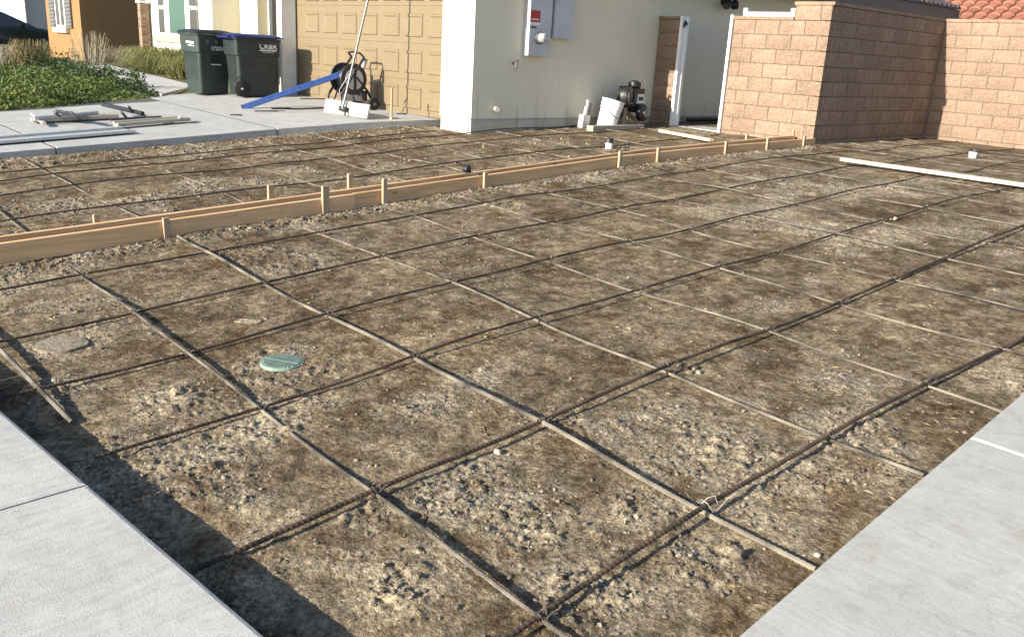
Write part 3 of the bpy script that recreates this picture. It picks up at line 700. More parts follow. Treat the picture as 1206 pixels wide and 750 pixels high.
mp2 = thing('service_cabinet', 'plain grey cabinet to the right of the meter panel on the shaded wall', 'cabinet', (SX, (y0+y1)/2, zb2))
i2 = Matrix.Translation(-Vector(mp2.location))
mpart(MB().box(SX+.002, SX+.10, y0, y1, zb2, zb2+1.2), 'cabinet_body', 'panel_grey', par=mp2, inv=i2)
mpart(MB().box(SX+.1, SX+.108, y0+.015, y1-.015, zb2+.02, zb2+1.19), 'cabinet_door', 'panel_grey', par=mp2, inv=i2)
mpart(MB().cyl((SX+.03, y0-.04, zb2+.5), (SX+.03, y0-.04, zb2+1.25), .02), 'conduit', 'panel_grey', True, par=mp2, inv=i2)
hb = onX(604, 75, SX)
t_ = thing('hose_bib', 'small metal hose tap on the shaded wall beside the meter panel', 'tap', hb); 
MB().cyl((0, 0, 0), (.09, 0, 0), .016, n=10).build('pipe', MAT['steel'], t_, True)
MB().cyl((.075, 0, .0), (.10, -.03, -.07), .014, n=10).build('spout', MAT['steel'], t_, True)
MB().lathe([(.03, 0), (.034, .008), (.03, .016)], (.08, .0, .035), (0, 0, 1), 10).build('handle', MAT['steel'], t_, True)
st = onX(582, 128, SX)
t_ = thing('pipe_stub', 'short white pipe stub low on the wall near the house corner', 'pipe', st)
MB().cyl((0, 0, 0), (.08, -.02, -.004), .03, n=14).build('pipe', MAT['vinyl'], t_, True)
MB().cyl((.08, -.02, -.004), (.10, -.025, -.005), .036, n=14).build('cap', MAT['vinyl'], t_, True)
lm = onX(851, 4, SX)
t_ = thing('wall_lamp', 'black outdoor lamp high on the grey wall behind the gateway', 'lamp', lm)
MB().lathe([(.06, 0), (.06, .02)], (0, 0, .02), (1, 0, 0), 14).build('back_plate', MAT['black'], t_, True)
MB().tube([(.02, 0, .02), (.10, -.02, .06), (.16, -.05, .05), (.18, -.09, .0)], .014, 8).build('arm', MAT['black'], t_, True)
MB().lathe([(.03, 0), (.075, .03), (.085, .12), (.05, .14)], (.18, -.12, -.06), (.4, -.6, .3), 14).build('lamp_head', MAT['black'], t_, True)
MB().lathe([(.03, 0), (.075, .03), (.085, .12), (.05, .14)], (.12, .06, -.04), (.5, .5, .2), 14).build('lamp_head', MAT['black'], t_, True)

# ================================================================== BLOCK WALLS
BL, BHt, MJ = .4064, .2032, .012
_bm = {}
def block_mesh(L, H, var):
    key = (round(L, 2), round(H, 2), var)
    if key in _bm: return _bm[key]
    r_ = random.Random(hash(key) & 0xffff); mb = MB(); nx_, nz_ = max(2, int(L/.075)), 3; d = .09
    for i in range(nx_+1):
        for k in range(nz_+1):
            e = i in (0, nx_) or k in (0, nz_)
            mb.v.append((L*i/nx_+(0 if i in (0, nx_) else r_.uniform(-.012, .012)), (r_.uniform(.002, .006) if e else -r_.uniform(.0, .013)), H*k/nz_+(0 if k in (0, nz_) else r_.uniform(-.010, .010))))
    q = nz_+1
    for i in range(nx_):
        for k in range(nz_): mb.f.append((i*q+k, (i+1)*q+k, (i+1)*q+k+1, i*q+k+1))
    b0 = len(mb.v); mb.v += [(0, d, 0), (L, d, 0), (L, d, H), (0, d, H)]
    mb.f += [tuple(i*q for i in range(nx_+1))[::-1]+(b0, b0+1), tuple(i*q+nz_ for i in range(nx_+1))+(b0+2, b0+3),
             tuple(range(q))+(b0+3, b0), tuple(nx_*q+k for k in range(q))[::-1]+(b0+1, b0+2), (b0+1, b0, b0+3, b0+2)]
    _bm[key] = mb.mesh('block', MAT['block']); return _bm[key]
def block_run(wall, origin, rz, length, ztop, rows, offs, name='block', starts=None):
    """courses of blocks from ztop downwards; offs = distance of one joint from the start for even and odd rows"""
    for r_ in range(rows):
        z0 = ztop-(r_+1)*BHt; s0 = starts(r_) if starts else 0
        off = offs[r_ % 2] % BL
        cuts = [s0]+[c_ for c_ in np.arange(off, length, BL) if s0+.04 < c_ < length-.04]+[length]
        for a_, b_ in zip(cuts[:-1], cuts[1:]):
            L = b_-a_-MJ
            me_ = block_mesh(L, BHt-MJ, random.randrange(5) if abs(L-BL+MJ) < .01 else 0)
            o_ = link(name, me_, wall); o_.location = (a_+MJ/2, 0, z0-wall.location.z+MJ/2)
    return wall
CAPZ = .813+CZ; FZ = .35
LWX0 = -8.07; LW = -6.5-LWX0
bw = thing('block_wall', 'sunlit short block wall beside the gateway with a stepped top', 'wall', (LWX0, 11.8, FZ))
bw['group'] = 'tan split-face block walls'
j1 = onY(889.2, 32, 11.8).x-LWX0; j2 = onY(874.2, 48, 11.8).x-LWX0; stepx = onY(937, 12, 11.8).x-LWX0
block_run(bw, None, 0, LW, CAPZ, 10, (j2, j1), starts=lambda r_: stepx if r_ == 0 else 0)
MB().box(.01, LW-.1, .012, .15, 0, CAPZ-BHt-FZ-.004).build('mortar_core', MAT['mortar'], bw)
MB().box(stepx+.01, LW-.1, .012, .15, CAPZ-BHt-FZ, CAPZ-FZ-.004).build('mortar_core', MAT['mortar'], bw)
for a_, b_, z_ in ((0, .2, CAPZ-BHt), (.205, .6, CAPZ-BHt), (.605, stepx-.004, CAPZ-BHt), (stepx-.02, stepx+.38, CAPZ), (stepx+.385, LW+.03, CAPZ)):
    MB().box(a_, b_, -.012, .20, z_-FZ, z_-FZ+.045).build('cap_stone', MAT['block'], bw)
dw = thing('block_wall', 'shaded side of the block wall running back from the corner', 'wall', (-6.5, 11.8, FZ), math.pi/2, 'tan split-face block walls')
k1 = onX(987.4, 15, -6.5).y-11.8; k2 = onX(993, 33, -6.5).y-11.8; DL = 15.5-11.8
block_run(dw, None, 0, DL+.05, CAPZ, 10, (k1, k2), starts=lambda r_: .096)
MB().box(.1, DL, .012, .15, 0, CAPZ-FZ-.004).build('mortar_core', MAT['mortar'], dw)
for a_ in np.arange(.215, DL, .4): MB().box(a_, min(a_+.396, DL+.18), -.012, .20, CAPZ-FZ, CAPZ-FZ+.045).build('cap_stone', MAT['block'], dw)
rw = thing('block_wall', 'sunlit rear block wall at right below the orange tiled roof', 'wall', (-6.5, 15.5, FZ), 0, 'tan split-face block walls')
m1 = onY(1144.2, 35, 15.5).x+6.5; m2 = onY(1125.6, 50, 15.5).x+6.5; RL = 6.0
block_run(rw, None, 0, RL, CAPZ, 10, (m1, m2))
MB().box(0, RL, .012, .15, 0, CAPZ-FZ-.004).build('mortar_core', MAT['mortar'], rw)
for a_ in np.arange(.0, RL-.1, .4): MB().box(a_+.014, a_+.41, -.012, .20, CAPZ-FZ, CAPZ-FZ+.045).build('cap_stone', MAT['block'], rw)
# pier beside the house
px0, px1 = -9.488, onY(795.5, 80, 11.8).x
pw_ = thing('block_pier', 'narrow block pier between the house wall and the white gate post', 'wall', (px0, 11.8, FZ), 0, 'tan split-face block walls')
PL = px1-px0
block_run(pw_, None, 0, PL, CAPZ-BHt-.02, 9, (0, 0))
MB().box(.01, PL-.01, .012, .15, 0, CAPZ-BHt-FZ-.03).build('mortar_core', MAT['mortar'], pw_)
MB().box(.0, PL, -.012, .2, CAPZ-BHt-FZ-.018, CAPZ-BHt-FZ+.027).build('cap_stone', MAT['block'], pw_)
# gate posts, threshold, trim on top of the wall
gt = CAPZ-BHt+.03
g1 = thing('gate_post', 'white steel gate post fixed to the narrow block pier', 'post', (px1+.004, 11.79, .5))
MB().box(0, .05, 0, .16, 0, gt-.5).build('post', MAT['white'], g1)
MB().box(.05, .062, .10, .16, 0, gt-.5).build('door_stop', MAT['white'], g1)
lt = MB().box(.05, .11, .03, .06, gt-.5-.13, gt-.5-.10); lt.cyl((.08, .02, gt-.5-.17), (.08, .02, gt-.5-.06), .012, n=8); lt.bar((.05, .045, gt-.5-.15), (.13, .0, gt-.5-.09), .02, .035)
lt.build('latch', MAT['black'], g1)
g2 = thing('gate_post', 'white steel gate post on the left end of the sunlit block wall', 'post', (LWX0-.006, 11.775, .5))
MB().box(-.045, 0, 0, .16, 0, gt-.47).build('post', MAT['white'], g2)
MB().box(-.058, -.045, .10, .16, 0, gt-.47).build('door_stop', MAT['white'], g2)
th_ = MB().box(px1+.06, LWX0-.06, 11.84, 13.6, .40, -1.05+CZ)
tag(th_.build('threshold_slab', MAT['path_conc']), 'pale concrete slab on the ground inside the gateway', 'slab')
v0 = onY(875, 12, 11.82); v1 = onY(936, 12, 11.82); vz = CAPZ-BHt+.047
vt = thing('trim_channel', 'white vinyl channel with upturned ends lying on the lower wall top', 'trim', (v0.x, 11.85, vz))
W_ = v1.x-v0.x
MB().box(0, W_, 0, .06, 0, .062).build('rail', MAT['vinyl'], vt)
for a_ in (0, W_-.07): MB().box(a_, a_+.07, -.012, .072, .0, .115).build('end_post', MAT['vinyl'], vt)
# pipes lying in the passage behind the gate
for k, (dy, r_) in enumerate(((.0, .03), (.12, .022), (.22, .03))):
    tag(MB().tube([(-9.25, 12.5+dy*2, .585+r_), (-8.95, 13.6+dy, .60+r_), (-8.4, 14.5+dy, .60+r_)], r_, 8).build('drain_pipe', MAT['black'], None, True), ['thick', 'thin', 'rearmost'][k]+' black pipe lying on the ground in the passage behind the gateway', 'pipe', 'pipes behind the gateway')

# neighbour's house beyond the rear wall: a clay tiled roof
nb = thing('tiled_house', 'house beyond the rear block wall with an orange clay tile roof', 'house', (-9, 22.5, .5))
MB().box(-6, 13, .6, 9, 0, 2.15).build('wall', MAT['stucco'], nb)
NR = .42
nroof = MB().add([(-7, 0, 2.12), (14, 0, 2.12), (14, 6, 2.12+6*NR), (-7, 6, 2.12+6*NR), (-7, 12, 2.12), (14, 12, 2.12)], [(0, 1, 2, 3), (3, 2, 5, 4), (0, 3, 4), (1, 5, 2)]).build('roof', MAT['roof_red'], nb)
tm = MB(); prof = [(math.cos(a_)*.145, math.sin(a_)*.085) for a_ in np.linspace(math.pi, 0, 6)]
for yy, sc, zz in ((0, 1, .02), (.42, .86, .0)):
    tm.v += [(p*sc, yy, q*sc+zz+yy*NR) for p, q in prof]
tm.f += [(i, i+1, i+7, i+6) for i in range(5)]+[(0, 1, 2, 3, 4, 5)]
RT = tm.mesh('tile', MAT['roof_red'], True)
for c_ in range(24):
    for r_ in range(12):
        o_ = link('tile', RT, nroof); o_.location = (-4.6+c_*.31, -.03+r_*.38, 2.125+r_*.38*NR)

# ================================================================== THINGS ON THE SOIL
lp0 = ong(991, 189, .05); lp1 = ong(1206, 219.5, .05); dl = (lp1-lp0).normalized(); lp1 = lp0+dl*3.66
lp0.z = float(soil(lp0.x, lp0.y))+.065; lp1.z = float(soil(lp1.x, lp1.y))+.065
tag(MB().bar(lp0, lp1, .089, .038, ch=.003).build('lumber', MAT['pine']), 'long pale pine board lying across the bars near the rear block wall', 'lumber')
w0 = ong(778, 155, .04); w1 = ong(838, 166.5, .04); w0.z = float(soil(w0.x, w0.y))+.05; w1.z = float(soil(w1.x, w1.y))+.055
tag(MB().bar(w0, w1, .085, .038, ch=.003).build('lumber', MAT['pine']), 'short pale board on the soil in front of the gateway', 'lumber')
def lathe_thing(name, label, cat, loc, parts):
    t_ = thing(name, label, cat, loc)
    for n_, prof, m_ in parts: MB().lathe(prof, (0, 0, 0), (0, 0, 1), 24).build(n_, MAT[m_], t_, True)
    return t_
# round green drain lid with its slots
dp = ong(332.5, 428, 0); gz = ground_at(dp.x, dp.y)
dr = thing('valve_box', 'round pale green plastic drain lid set in the soil', 'drain cover', (dp.x, dp.y, gz-.006), .5)
MB().lathe([(.105, -.05), (.107, .008), (.104, .014), (.096, .015), (.094, .011)], (0, 0, 0), (0, 0, 1), 36).build('rim', MAT['drain'], dr, True)
MB().lathe([(.093, .0105), (.093, .0122)], (0, 0, 0), (0, 0, 1), 36).build('slot_floor', MAT['bin_a'], dr)
for k in range(-6, 7):
    h_ = math.sqrt(max(.0001, .092**2-(k*.0135)**2))
    MB().bar((k*.0135, -h_, .0145), (k*.0135, h_, .0145), .0085, .006).build('grate_bar', MAT['drain'], dr)
MB().bar((-.09, 0, .0155), (.09, 0, .0155), .010, .006).build('grate_bar', MAT['drain'], dr)
sp_ = ong(72, 407); gz = ground_at(sp_.x, sp_.y)
mb = MB(); rr = [.115+random.uniform(-.008, .008) for _ in range(18)]
top = [(math.cos(i/18*6.283)*r_*1.15, math.sin(i/18*6.283)*r_*.85, .016+random.uniform(-.003, .003)) for i, r_ in enumerate(rr)]
mb.loft([[(p[0]*1.02, p[1]*1.02, -.03) for p in top], [(p[0]*1.03, p[1]*1.03, .006) for p in top], top, [(p[0]*.6, p[1]*.6, .02) for p in top]])
o_ = mb.build('flat_stone', MAT['earth_stone'], None, True); o_.location = (sp_.x, sp_.y, gz-.006); o_.rotation_euler = (.10, -.05, .8)
tag(o_, 'flat round earthy stone disc half buried near the left sidewalk', 'stone')
def rock(name, u, v, sx, sy, sz, label, mat='stone', rz=0, cat='stone', seed=1, group=None):
    p = ong(u, v); r_ = random.Random(seed); mb = MB(); bm = bmesh.new(); bmesh.ops.create_icosphere(bm, subdivisions=2, radius=1)
    for q in bm.verts: q.co *= 1+r_.uniform(-.16, .16)
    mb.v = [(q.co.x*sx, q.co.y*sy, q.co.z*sz) for q in bm.verts]; mb.f = [tuple(w.index for w in f_.verts) for f_ in bm.faces]; bm.free()
    o_ = mb.build(name, MAT[mat]); o_.location = (p.x, p.y, ground_at(p.x, p.y)+sz*.4); o_.rotation_euler = (r_.uniform(-.2, .2), r_.uniform(-.2, .2), rz)
    tag(o_, label, cat, group)
rock('stone', 292, 379, .075, .028, .014, 'thin stone sliver lying flat behind the green drain lid', 'earth_stone', rz=.75, seed=3)
rock('stone', 586, 533, .017, .013, .014, 'small pale stone beside the rusty bar crossing in the foreground', 'stone', seed=4)
for k_, (u_, v_) in enumerate(((806, 438), (812, 442), (818, 437), (822, 442), (790, 443), (800, 433))): rock('soil_clod', u_, v_, .016+.006*(k_%3), .014, .013, ['leftmost', 'lower middle', 'upper right', 'rightmost', 'lowest', 'topmost'][k_]+' of the small crumbly earth lumps around the bar crossing in mid bed', 'clod', k_, 'clod', 20+k_, 'lumps at a bar crossing')
rock('soil_clod', 868, 658, .022, .03, .02, 'angular earth lump near the bright wire loop', 'clod', .2, 'clod', 7)
rock('soil_clod', 962, 655, .012, .010, .008, 'small pale pebble beside the edge of the right-hand walk', 'stone', .2, 'pebble', 8)
rock('soil_clod', 1052, 259, .03, .02, .018, 'pale lump on the soil far right at a bar crossing', 'stone', .2, 'stone', 9)
# capped pipe stubs
def capped(u, v, label, r_, h_, lean=0):
    p = ong(u, v); t_ = thing('capped_pipe', label, 'pipe', (p.x, p.y, ground_at(p.x, p.y)-.02)); t_.rotation_euler = (lean, 0, 0)
    MB().lathe([(r_, 0), (r_, h_)], (0, 0, 0), (0, 0, 1), 20).build('pipe', MAT['bucket'], t_, True)
    MB().lathe([(r_*1.12, h_*.72), (r_*1.12, h_*1.02), (r_*.9, h_*1.12)], (0, 0, 0), (0, 0, 1), 20).build('cap', MAT['black'], t_, True)
capped(717, 176, 'white pipe stub with dark cap standing behind the timber form', .046, .14)
p = ong(1145, 187); t_ = thing('paint_tin', 'small white tub with dark lid on the soil near the rear wall', 'tub', (p.x, p.y, ground_at(p.x, p.y)), .3); t_.scale = (.85,)*3
MB().lathe([(.055, 0), (.07, .09), (.074, .095)], (0, 0, 0), (0, 0, 1), 20).build('tub', MAT['bucket'], t_, True)
MB().lathe([(.078, .0), (.078, .02), (.05, .03)], (.02, .03, .095), (.1, .2, 1), 20).build('lid', MAT['black'], t_, True)
# tape measure on the form
tp = onX(550, 201, -6.60)
t_ = thing('tape_measure', 'black round tape measure resting on the timber form', 'tape measure', (-6.60, tp.y, ftop(tp.y)+.028), .2)
MB().lathe([(.030, -.028), (.040, -.024), (.042, 0), (.040, .024), (.030, .028)], (0, 0, .01), (1, 0, 0), 20).build('case', MAT['black'], t_, True)
MB().lathe([(.018, 0), (.018, .004)], (.028, 0, .012), (1, 0, 0), 16).build('label_disc', MAT['dark_metal'], t_, True)
MB().bar((0, .03, -.012), (0, .055, -.026), .02, .012).build('tape_tip', MAT['steel'], t_)
MB().bar((-.17, 0, -.022), (.16, 0, -.022), .05, .008).build('belt_clip', MAT['dark_metal'], t_)
MB().tube([(-.03, -.01, .03), (-.06, -.05, .065), (-.09, -.09, .075)], .005, 6).build('strap', MAT['black'], t_, True)

# ---- against the side wall: skid timber, bucket, tool, machine
tb0 = ong(703, 156, .0); tb1 = ong(765, 153, 0); TX = -8.93
tz = float(soil(TX, 10.4))+.03
tag(MB().bar((TX, tb0.y-.05, tz), (TX, tb1.y, tz), .13, .085, ch=.005).build('skid_timber', MAT['timber']), 'square timber lying along the foot of the shaded house wall', 'timber')
bp = Vector((-9.12, 10.30, float(soil(-9.1, 10.3))+.02))
bk = thing('bucket', 'tilted white plastic bucket leaning at the foot of the shaded wall', 'bucket', bp); bk.rotation_euler = (-.20, .10, 0); bk.scale = (1.12, 1.12, 1.12)
MB().lathe([(.125, 0), (.13, .004), (.146, .33), (.146, .335)], (0, 0, 0), (0, 0, 1), 28).build('pail', MAT['bucket'], bk, True)
MB().lathe([(.148, .25), (.155, .252), (.155, .262), (.148, .265), (.148, .30), (.157, .302), (.157, .318), (.15, .322), (.15, .352), (.16, .354), (.16, .372), (.10, .376)], (0, 0, 0), (0, 0, 1), 28).build('rim_lid', MAT['bucket'], bk, True)
MB().tube([(math.cos(a_)*.162, math.sin(a_)*.162, .27-.12*math.sin((a_+1.5)/3.0*math.pi)) for a_ in np.linspace(-1.5, 1.5, 12)], .004, 6).build('handle', MAT['steel'], bk, True)
tl = Vector((-9.3, 9.98, float(soil(-9.3, 10))))
t_ = thing('hand_tamper', 'pale grey hand tool leaning left of the white bucket', 'tool', tl); t_.rotation_euler = (-.12, 0, 0)
MB().box(-.05, .05, -.07, .07, .0, .20).build('plate', MAT['alu'], t_)
MB().bar((0, 0, .2), (0, .02, .42), .05, .035).build('grip', MAT['alu'], t_)
MB().bar((.03, .05, .05), (.03, .06, .38), .02, .02).build('rod', MAT['dark_metal'], t_)
mc = Vector((-9.2, 10.76, float(soil(-9.2, 10.7))-.19))
t_ = thing('power_trowel_engine', 'black engine machine on wooden legs beside the white bucket', 'machine', mc, .1)
MB().bar((0, .0, .2), (0, .02, .50), .08, .08).build('leg', MAT['stake'], t_)
MB().bar((.02, .48, .21), (-.02, .10, .42), .06, .06).build('leg', MAT['stake'], t_)
MB().bar((-.12, .30, .2), (-.08, .2, .50), .05, .05).build('leg', MAT['stake'], t_)
MB().lathe([(.05, -.10), (.15, -.08), (.165, 0), (.15, .07), (.05, .09)], (.06, -.05, .66), (1, .25, .0), 24).build('recoil_cover', MAT['black'], t_, True)
MB().lathe([(.10, 0), (.13, .02), (.13, .05), (.05, .06)], (.02, -.20, .45), (1, .1, .1), 20).build('side_wheel', MAT['rubber'], t_, True)
for k in range(3): MB().tube([(.17+.01*k, -.05+math.cos(a_)*(.07+.03*k), .66+math.sin(a_)*(.07+.03*k)) for a_ in np.linspace(0, 6.28, 20)], .008, 6).build('fan_guard', MAT['steel' if k == 1 else 'dark_metal'], t_, True)
MB().box(-.10, .12, .13, .38, .42, .78).build('engine_block', MAT['black'], t_)
MB().lathe([(.09, 0), (.13, .03), (.13, .10), (.08, .13)], (.12, .26, .42), (1, 0, 0), 20).build('gear_case', MAT['dark_metal'], t_, True)
MB().lathe([(.06, 0), (.06, .015)], (.25, .26, .42), (1, 0, 0), 16).build('case_cap', MAT['steel'], t_, True)
MB().box(.121, .135, .16, .36, .56, .70).build('label_plate', MAT['print'], t_)
MB().box(.136, .138, .20, .33, .60, .66).build('label_print', MAT['black'], t_)
MB().lathe([(.08, 0), (.10, .02), (.10, .09), (.04, .12)], (.0, .25, .78), (0, .1, 1), 18).build('fuel_tank', MAT['black'], t_, True)
MB().tube([(.0, .30, .85), (.06, .38, .92), (.10, .40, .88)], .016, 8).build('throttle', MAT['steel'], t_, True)
MB().bar((.05, .38, .66), (.05, .50, .67), .025, .015).build('lever', MAT['dark_metal'], t_)
MB().tube([(.0, -.12, .80), (.05, -.2, .70), (.02, -.33, .55), (-.02, -.36, .35)], .02, 8).build('hose', MAT['black'], t_, True)

# ================================================================== ON THE DRIVEWAY
def rrect(hx, hy, r_, z, cx_=0, cy_=0, n_=4):
    out = []
    for sx, sy, a0 in ((1, 1, 0), (-1, 1, 90), (-1, -1, 180), (1, -1, 270)):
        for k in range(n_+1):
            a_ = math.radians(a0+90*k/n_); out.append((cx_+sx*(hx-r_)+r_*math.cos(a_), cy_+sy*(hy-r_)+r_*math.sin(a_), z))
    return out
def text_mesh(s, size, mat, bold=.0):
    cu_ = bpy.data.curves.new('txt', 'FONT'); cu_.body = s; cu_.size = size; cu_.extrude = .0012; cu_.align_x = 'CENTER'; cu_.offset = bold
    o_ = bpy.data.objects.new('txt', cu_); C.objects.link(o_); dg = bpy.context.evaluated_depsgraph_get(); dg.update()
    me_ = bpy.data.meshes.new_from_object(o_.evaluated_get(dg)); bpy.data.objects.remove(o_); me_.materials.clear(); me_.materials.append(mat); return me_
def put_text(parent, name, s, size, mat, loc, tilt=0, bold=0.):
    o_ = link(name, text_mesh(s, size, MAT[mat], bold), parent); o_.location = loc
    o_.rotation_euler = Euler((math.pi/2-tilt, 0, math.pi/2), 'XYZ'); return o_
def make_bin(label, loc, rz, body, lid, W=.62, Dp=.70, H=1.02):
    """local +x is the face towards the street bed, y runs along the garage"""
    t_ = thing('wheelie_bin', label, 'bin', loc, rz, 'wheelie bins by the garage')
    hx, hy = W/2, Dp/2
    MB().loft([rrect(hx*.74, hy*.76, .05, .02), rrect(hx*.76, hy*.78, .06, .05), rrect(hx*.88, hy*.88, .06, H*.66), rrect(hx*.89, hy*.89, .05, H*.665), rrect(hx*.95, hy*.93, .05, H*.68), rrect(hx*.99, hy*.97, .05, H*.93), rrect(hx*1.04, hy*1.02, .05, H*.935), rrect(hx*1.05, hy*1.03, .05, H*.96)]).build('body', MAT[body], t_, True)
    MB().loft([rrect(hx*1.08, hy*1.06, .06, H*.962), rrect(hx*1.09, hy*1.07, .06, H*.985), rrect(hx*1.0, hy*.98, .10, H*1.012), rrect(hx*.7, hy*.68, .12, H*1.032), rrect(hx*.55, hy*.5, .12, H*1.028)]).build('lid', MAT[lid], t_, True)
    return t_
b1 = onZ(253, 114, drive(-14.7, 6.6)); B1 = Vector((b1.x-.30, b1.y+.02, 0)); B1.z = drive(B1.x, B1.y)+.004
bin1 = make_bin('dark green wheelie bin with charcoal lid, left of the pair by the garage', B1, .12, 'bin_a', 'bin_lid', .62, .70, 1.04)
put_text(bin1, 'number_print', '172324', .085, 'print', (.312, .03, .745), .10, .002)
for k, s_ in enumerate((-.14, .03, .19)): MB().lathe([(.035, 0), (.035, .003)], (.306, s_-.02, .88), (1, 0, .06), 12).build('embossed_mark', MAT['print_grey'], bin1)
MB().box(.270, .276, -.08, .10, .50, .515).build('print_line', MAT['print'], bin1)
MB().box(.2685, .2725, -.08, .10, .53, .66).build('warning_plate', MAT['black'], bin1)
MB().bar((.20, -.345, .85), (-.05, -.345, .86), .006, .035).build('side_print', MAT['print'], bin1)
MB().bar((.20, -.343, .80), (.0, -.343, .81), .006, .012).build('side_print', MAT['print'], bin1)
MB().lathe([(.10, 0), (.12, .01), (.12, .05), (.10, .06)], (-.20, .28, .12), (0, 1, 0), 18).build('wheel', MAT['rubber'], bin1, True)
b2 = onZ(300, 115, drive(-14.6, 7.3)); B2 = Vector((b2.x-.26, b2.y+.10, 0)); B2.z = drive(B2.x, B2.y)+.004
bin2 = make_bin('dark wheelie bin with navy blue lid and white logo, next to the garage door', B2, -.06, 'bin_b', 'blue_lid', .60, .84, 1.0)
put_text(bin2, 'logo_print', 'CR&R', .125, 'print', (.300, .17, .80), .10, .002)
MB().box(.292, .2985, .02, .32, .765, .785).build('logo_line', MAT['print'], bin2)
put_text(bin2, 'logo_small_print', 'INCORPORATED', .026, 'print', (.298, .17, .735), .10)
wl_ = MB().lathe([(.07, 0), (.13, .006), (.135, .02), (.135, .06), (.12, .07)], (.20, -.30, .135), (1, 0, 0), 24).build('wheel', MAT['rubber'], bin2, True)
MB().lathe([(.018, 0), (.018, .012)], (.268, -.30, .135), (1, 0, 0), 12).build('hub', MAT['print'], wl_, True)
MB().tube([(.245, -.30+math.cos(a_)*.17, .135+math.sin(a_)*.19) for a_ in np.linspace(-.75, 2.4, 12)], .008, 6).build('wheel_arch', MAT['bin_a'], bin2, True)
MB().tube([(-.24, -.40, .93), (-.24, -.50, .96), (.24, -.50, .96), (.24, -.40, .93)], .016, 8).build('handle', MAT['blue_lid'], bin2, True)
for k in (-.18, -.06, .06, .18): MB().box(k-.02, k+.02, -.47, -.40, .97, 1.0).build('hinge', MAT['blue_lid'], bin2)

# bull float standing on its blade, pole leaning to the garage
f0 = onZ(380, 133, drive(-11.8, 6.95)); f1 = onZ(431, 143, drive(-10.6, 6.9)); fm = (f0+f1)/2
t_ = thing('bull_float', 'bull float with pale metal blade and long pole leaning before the garage door', 'bull float', (fm.x, fm.y, drive(fm.x, fm.y)+.002))
hw = (f1-f0).length/2
MB().bar((-hw, .03, .105), (hw, .03-(f0.y-f1.y), .105), .022, .205, upv=(0, .25, 1), ch=.004).build('blade', MAT['mag'], t_)
MB().bar((-.09, -.012, .10), (.09, -.012, .10), .03, .07, upv=(0, .25, 1)).build('bracket', MAT['dark_metal'], t_)
MB().cyl((.05, -.02, .12), (.12, -.05, .02), .012, n=8).build('pivot', MAT['dark_metal'], t_)
pt = onX(433, 2, fm.x+.05); top_ = Vector((pt.x-fm.x, pt.y-fm.y, pt.z-t_.location.z)); base_ = Vector((0, -.02, .10))
dd = (top_-base_).normalized(); kk_ = min((8.17-fm.y)/max(dd.y, .05), 3.0)
MB().tube([base_, base_+dd*kk_], .017, 10).build('pole', MAT['steel'], t_, True)
MB().tube([base_+Vector((0, -.01, .06)), base_+Vector((-.16, .05, .26)), base_+dd*.55], .010, 8).build('brace', MAT['steel'], t_, True)
# hose reel cart
hc = Vector((-12.25, 7.72, 0)); hc.z = drive(hc.x, hc.y)
t_ = thing('hose_reel_cart', 'black hose reel cart with round drum standing at the garage door', 'cart', hc, .0)
for s_ in (-.2, .16):
    MB().tube([(s_, -.30, .02), (s_, -.26, .22), (s_, -.05, .52), (s_, .10, .72), (s_, .16, .80)], .020, 8).build('side_frame', MAT['black'], t_, True)
    MB().tube([(s_, .34, .09), (s_, .22, .30), (s_, .02, .50)], .020, 8).build('side_frame', MAT['black'], t_, True)
MB().tube([(-.2, .16, .80), (-.2, .10, .86), (-.02, .06, .88), (.14, .10, .86), (.16, .16, .80)], .016, 8).build('handle', MAT['black'], t_, True)
MB().lathe([(.05, 0), (.235, .006), (.24, .02), (.235, .034), (.05, .04)], (.12, -.02, .47), (1, 0, 0), 30).build('drum_disc', MAT['dark_metal'], t_, True)
MB().lathe([(.05, 0), (.235, .006), (.24, .02), (.235, .034), (.05, .04)], (-.18, -.02, .47), (1, 0, 0), 30).build('drum_disc', MAT['dark_metal'], t_, True)
MB().lathe([(.12, 0), (.12, .26)], (-.14, -.02, .47), (1, 0, 0), 24).build('drum', MAT['rubber'], t_, True)
MB().lathe([(.16, 0), (.16, .008)], (.161, -.02, .47), (1, 0, 0), 24).build('disc_plate', MAT['panel_grey'], t_, True)
MB().box(.165, .18, -.03, .01, .30, .62).build('strap', MAT['black'], t_)
for s_ in (-.26, .19):
    w_ = MB().lathe([(.04, 0), (.095, .008), (.10, .02), (.10, .05), (.09, .06)], (s_, .30, .102), (1, 0, 0), 20).build('wheel', MAT['rubber'], t_, True)
    MB().lathe([(.03, 0), (.03, .008)], (s_+.06, .30, .102), (1, 0, 0), 12).build('hub', MAT['steel'], w_, True)
MB().cyl((-.24, .30, .102), (.22, .30, .102), .012, n=8).build('axle', MAT['steel'], t_)
MB().bar((-.2, -.05, .2), (.16, .2, .22), .08, .16).build('gear_box', MAT['black'], t_)
MB().bar((-.05, .14, .30), (.16, .20, .78), .05, .03).build('grey_plate', MAT['panel_grey'], t_)
for k in range(4): MB().tube([(-.14+.07*k+.03*math.sin(a_*3), -.02+math.cos(a_)*(.15+.01*k), .47+math.sin(a_)*(.15+.01*k)) for a_ in np.linspace(0, 6.28, 22)], .016, 6).build('hose_coil', MAT['black'], t_, True)
MB().tube([(.0, -.22, .30), (.05, -.32, .14), (.06, -.45, .03), (.0, -.9, .01), (-.1, -1.3, .01)], .012, 8).build('loose_hose', MAT['black'], t_, True)
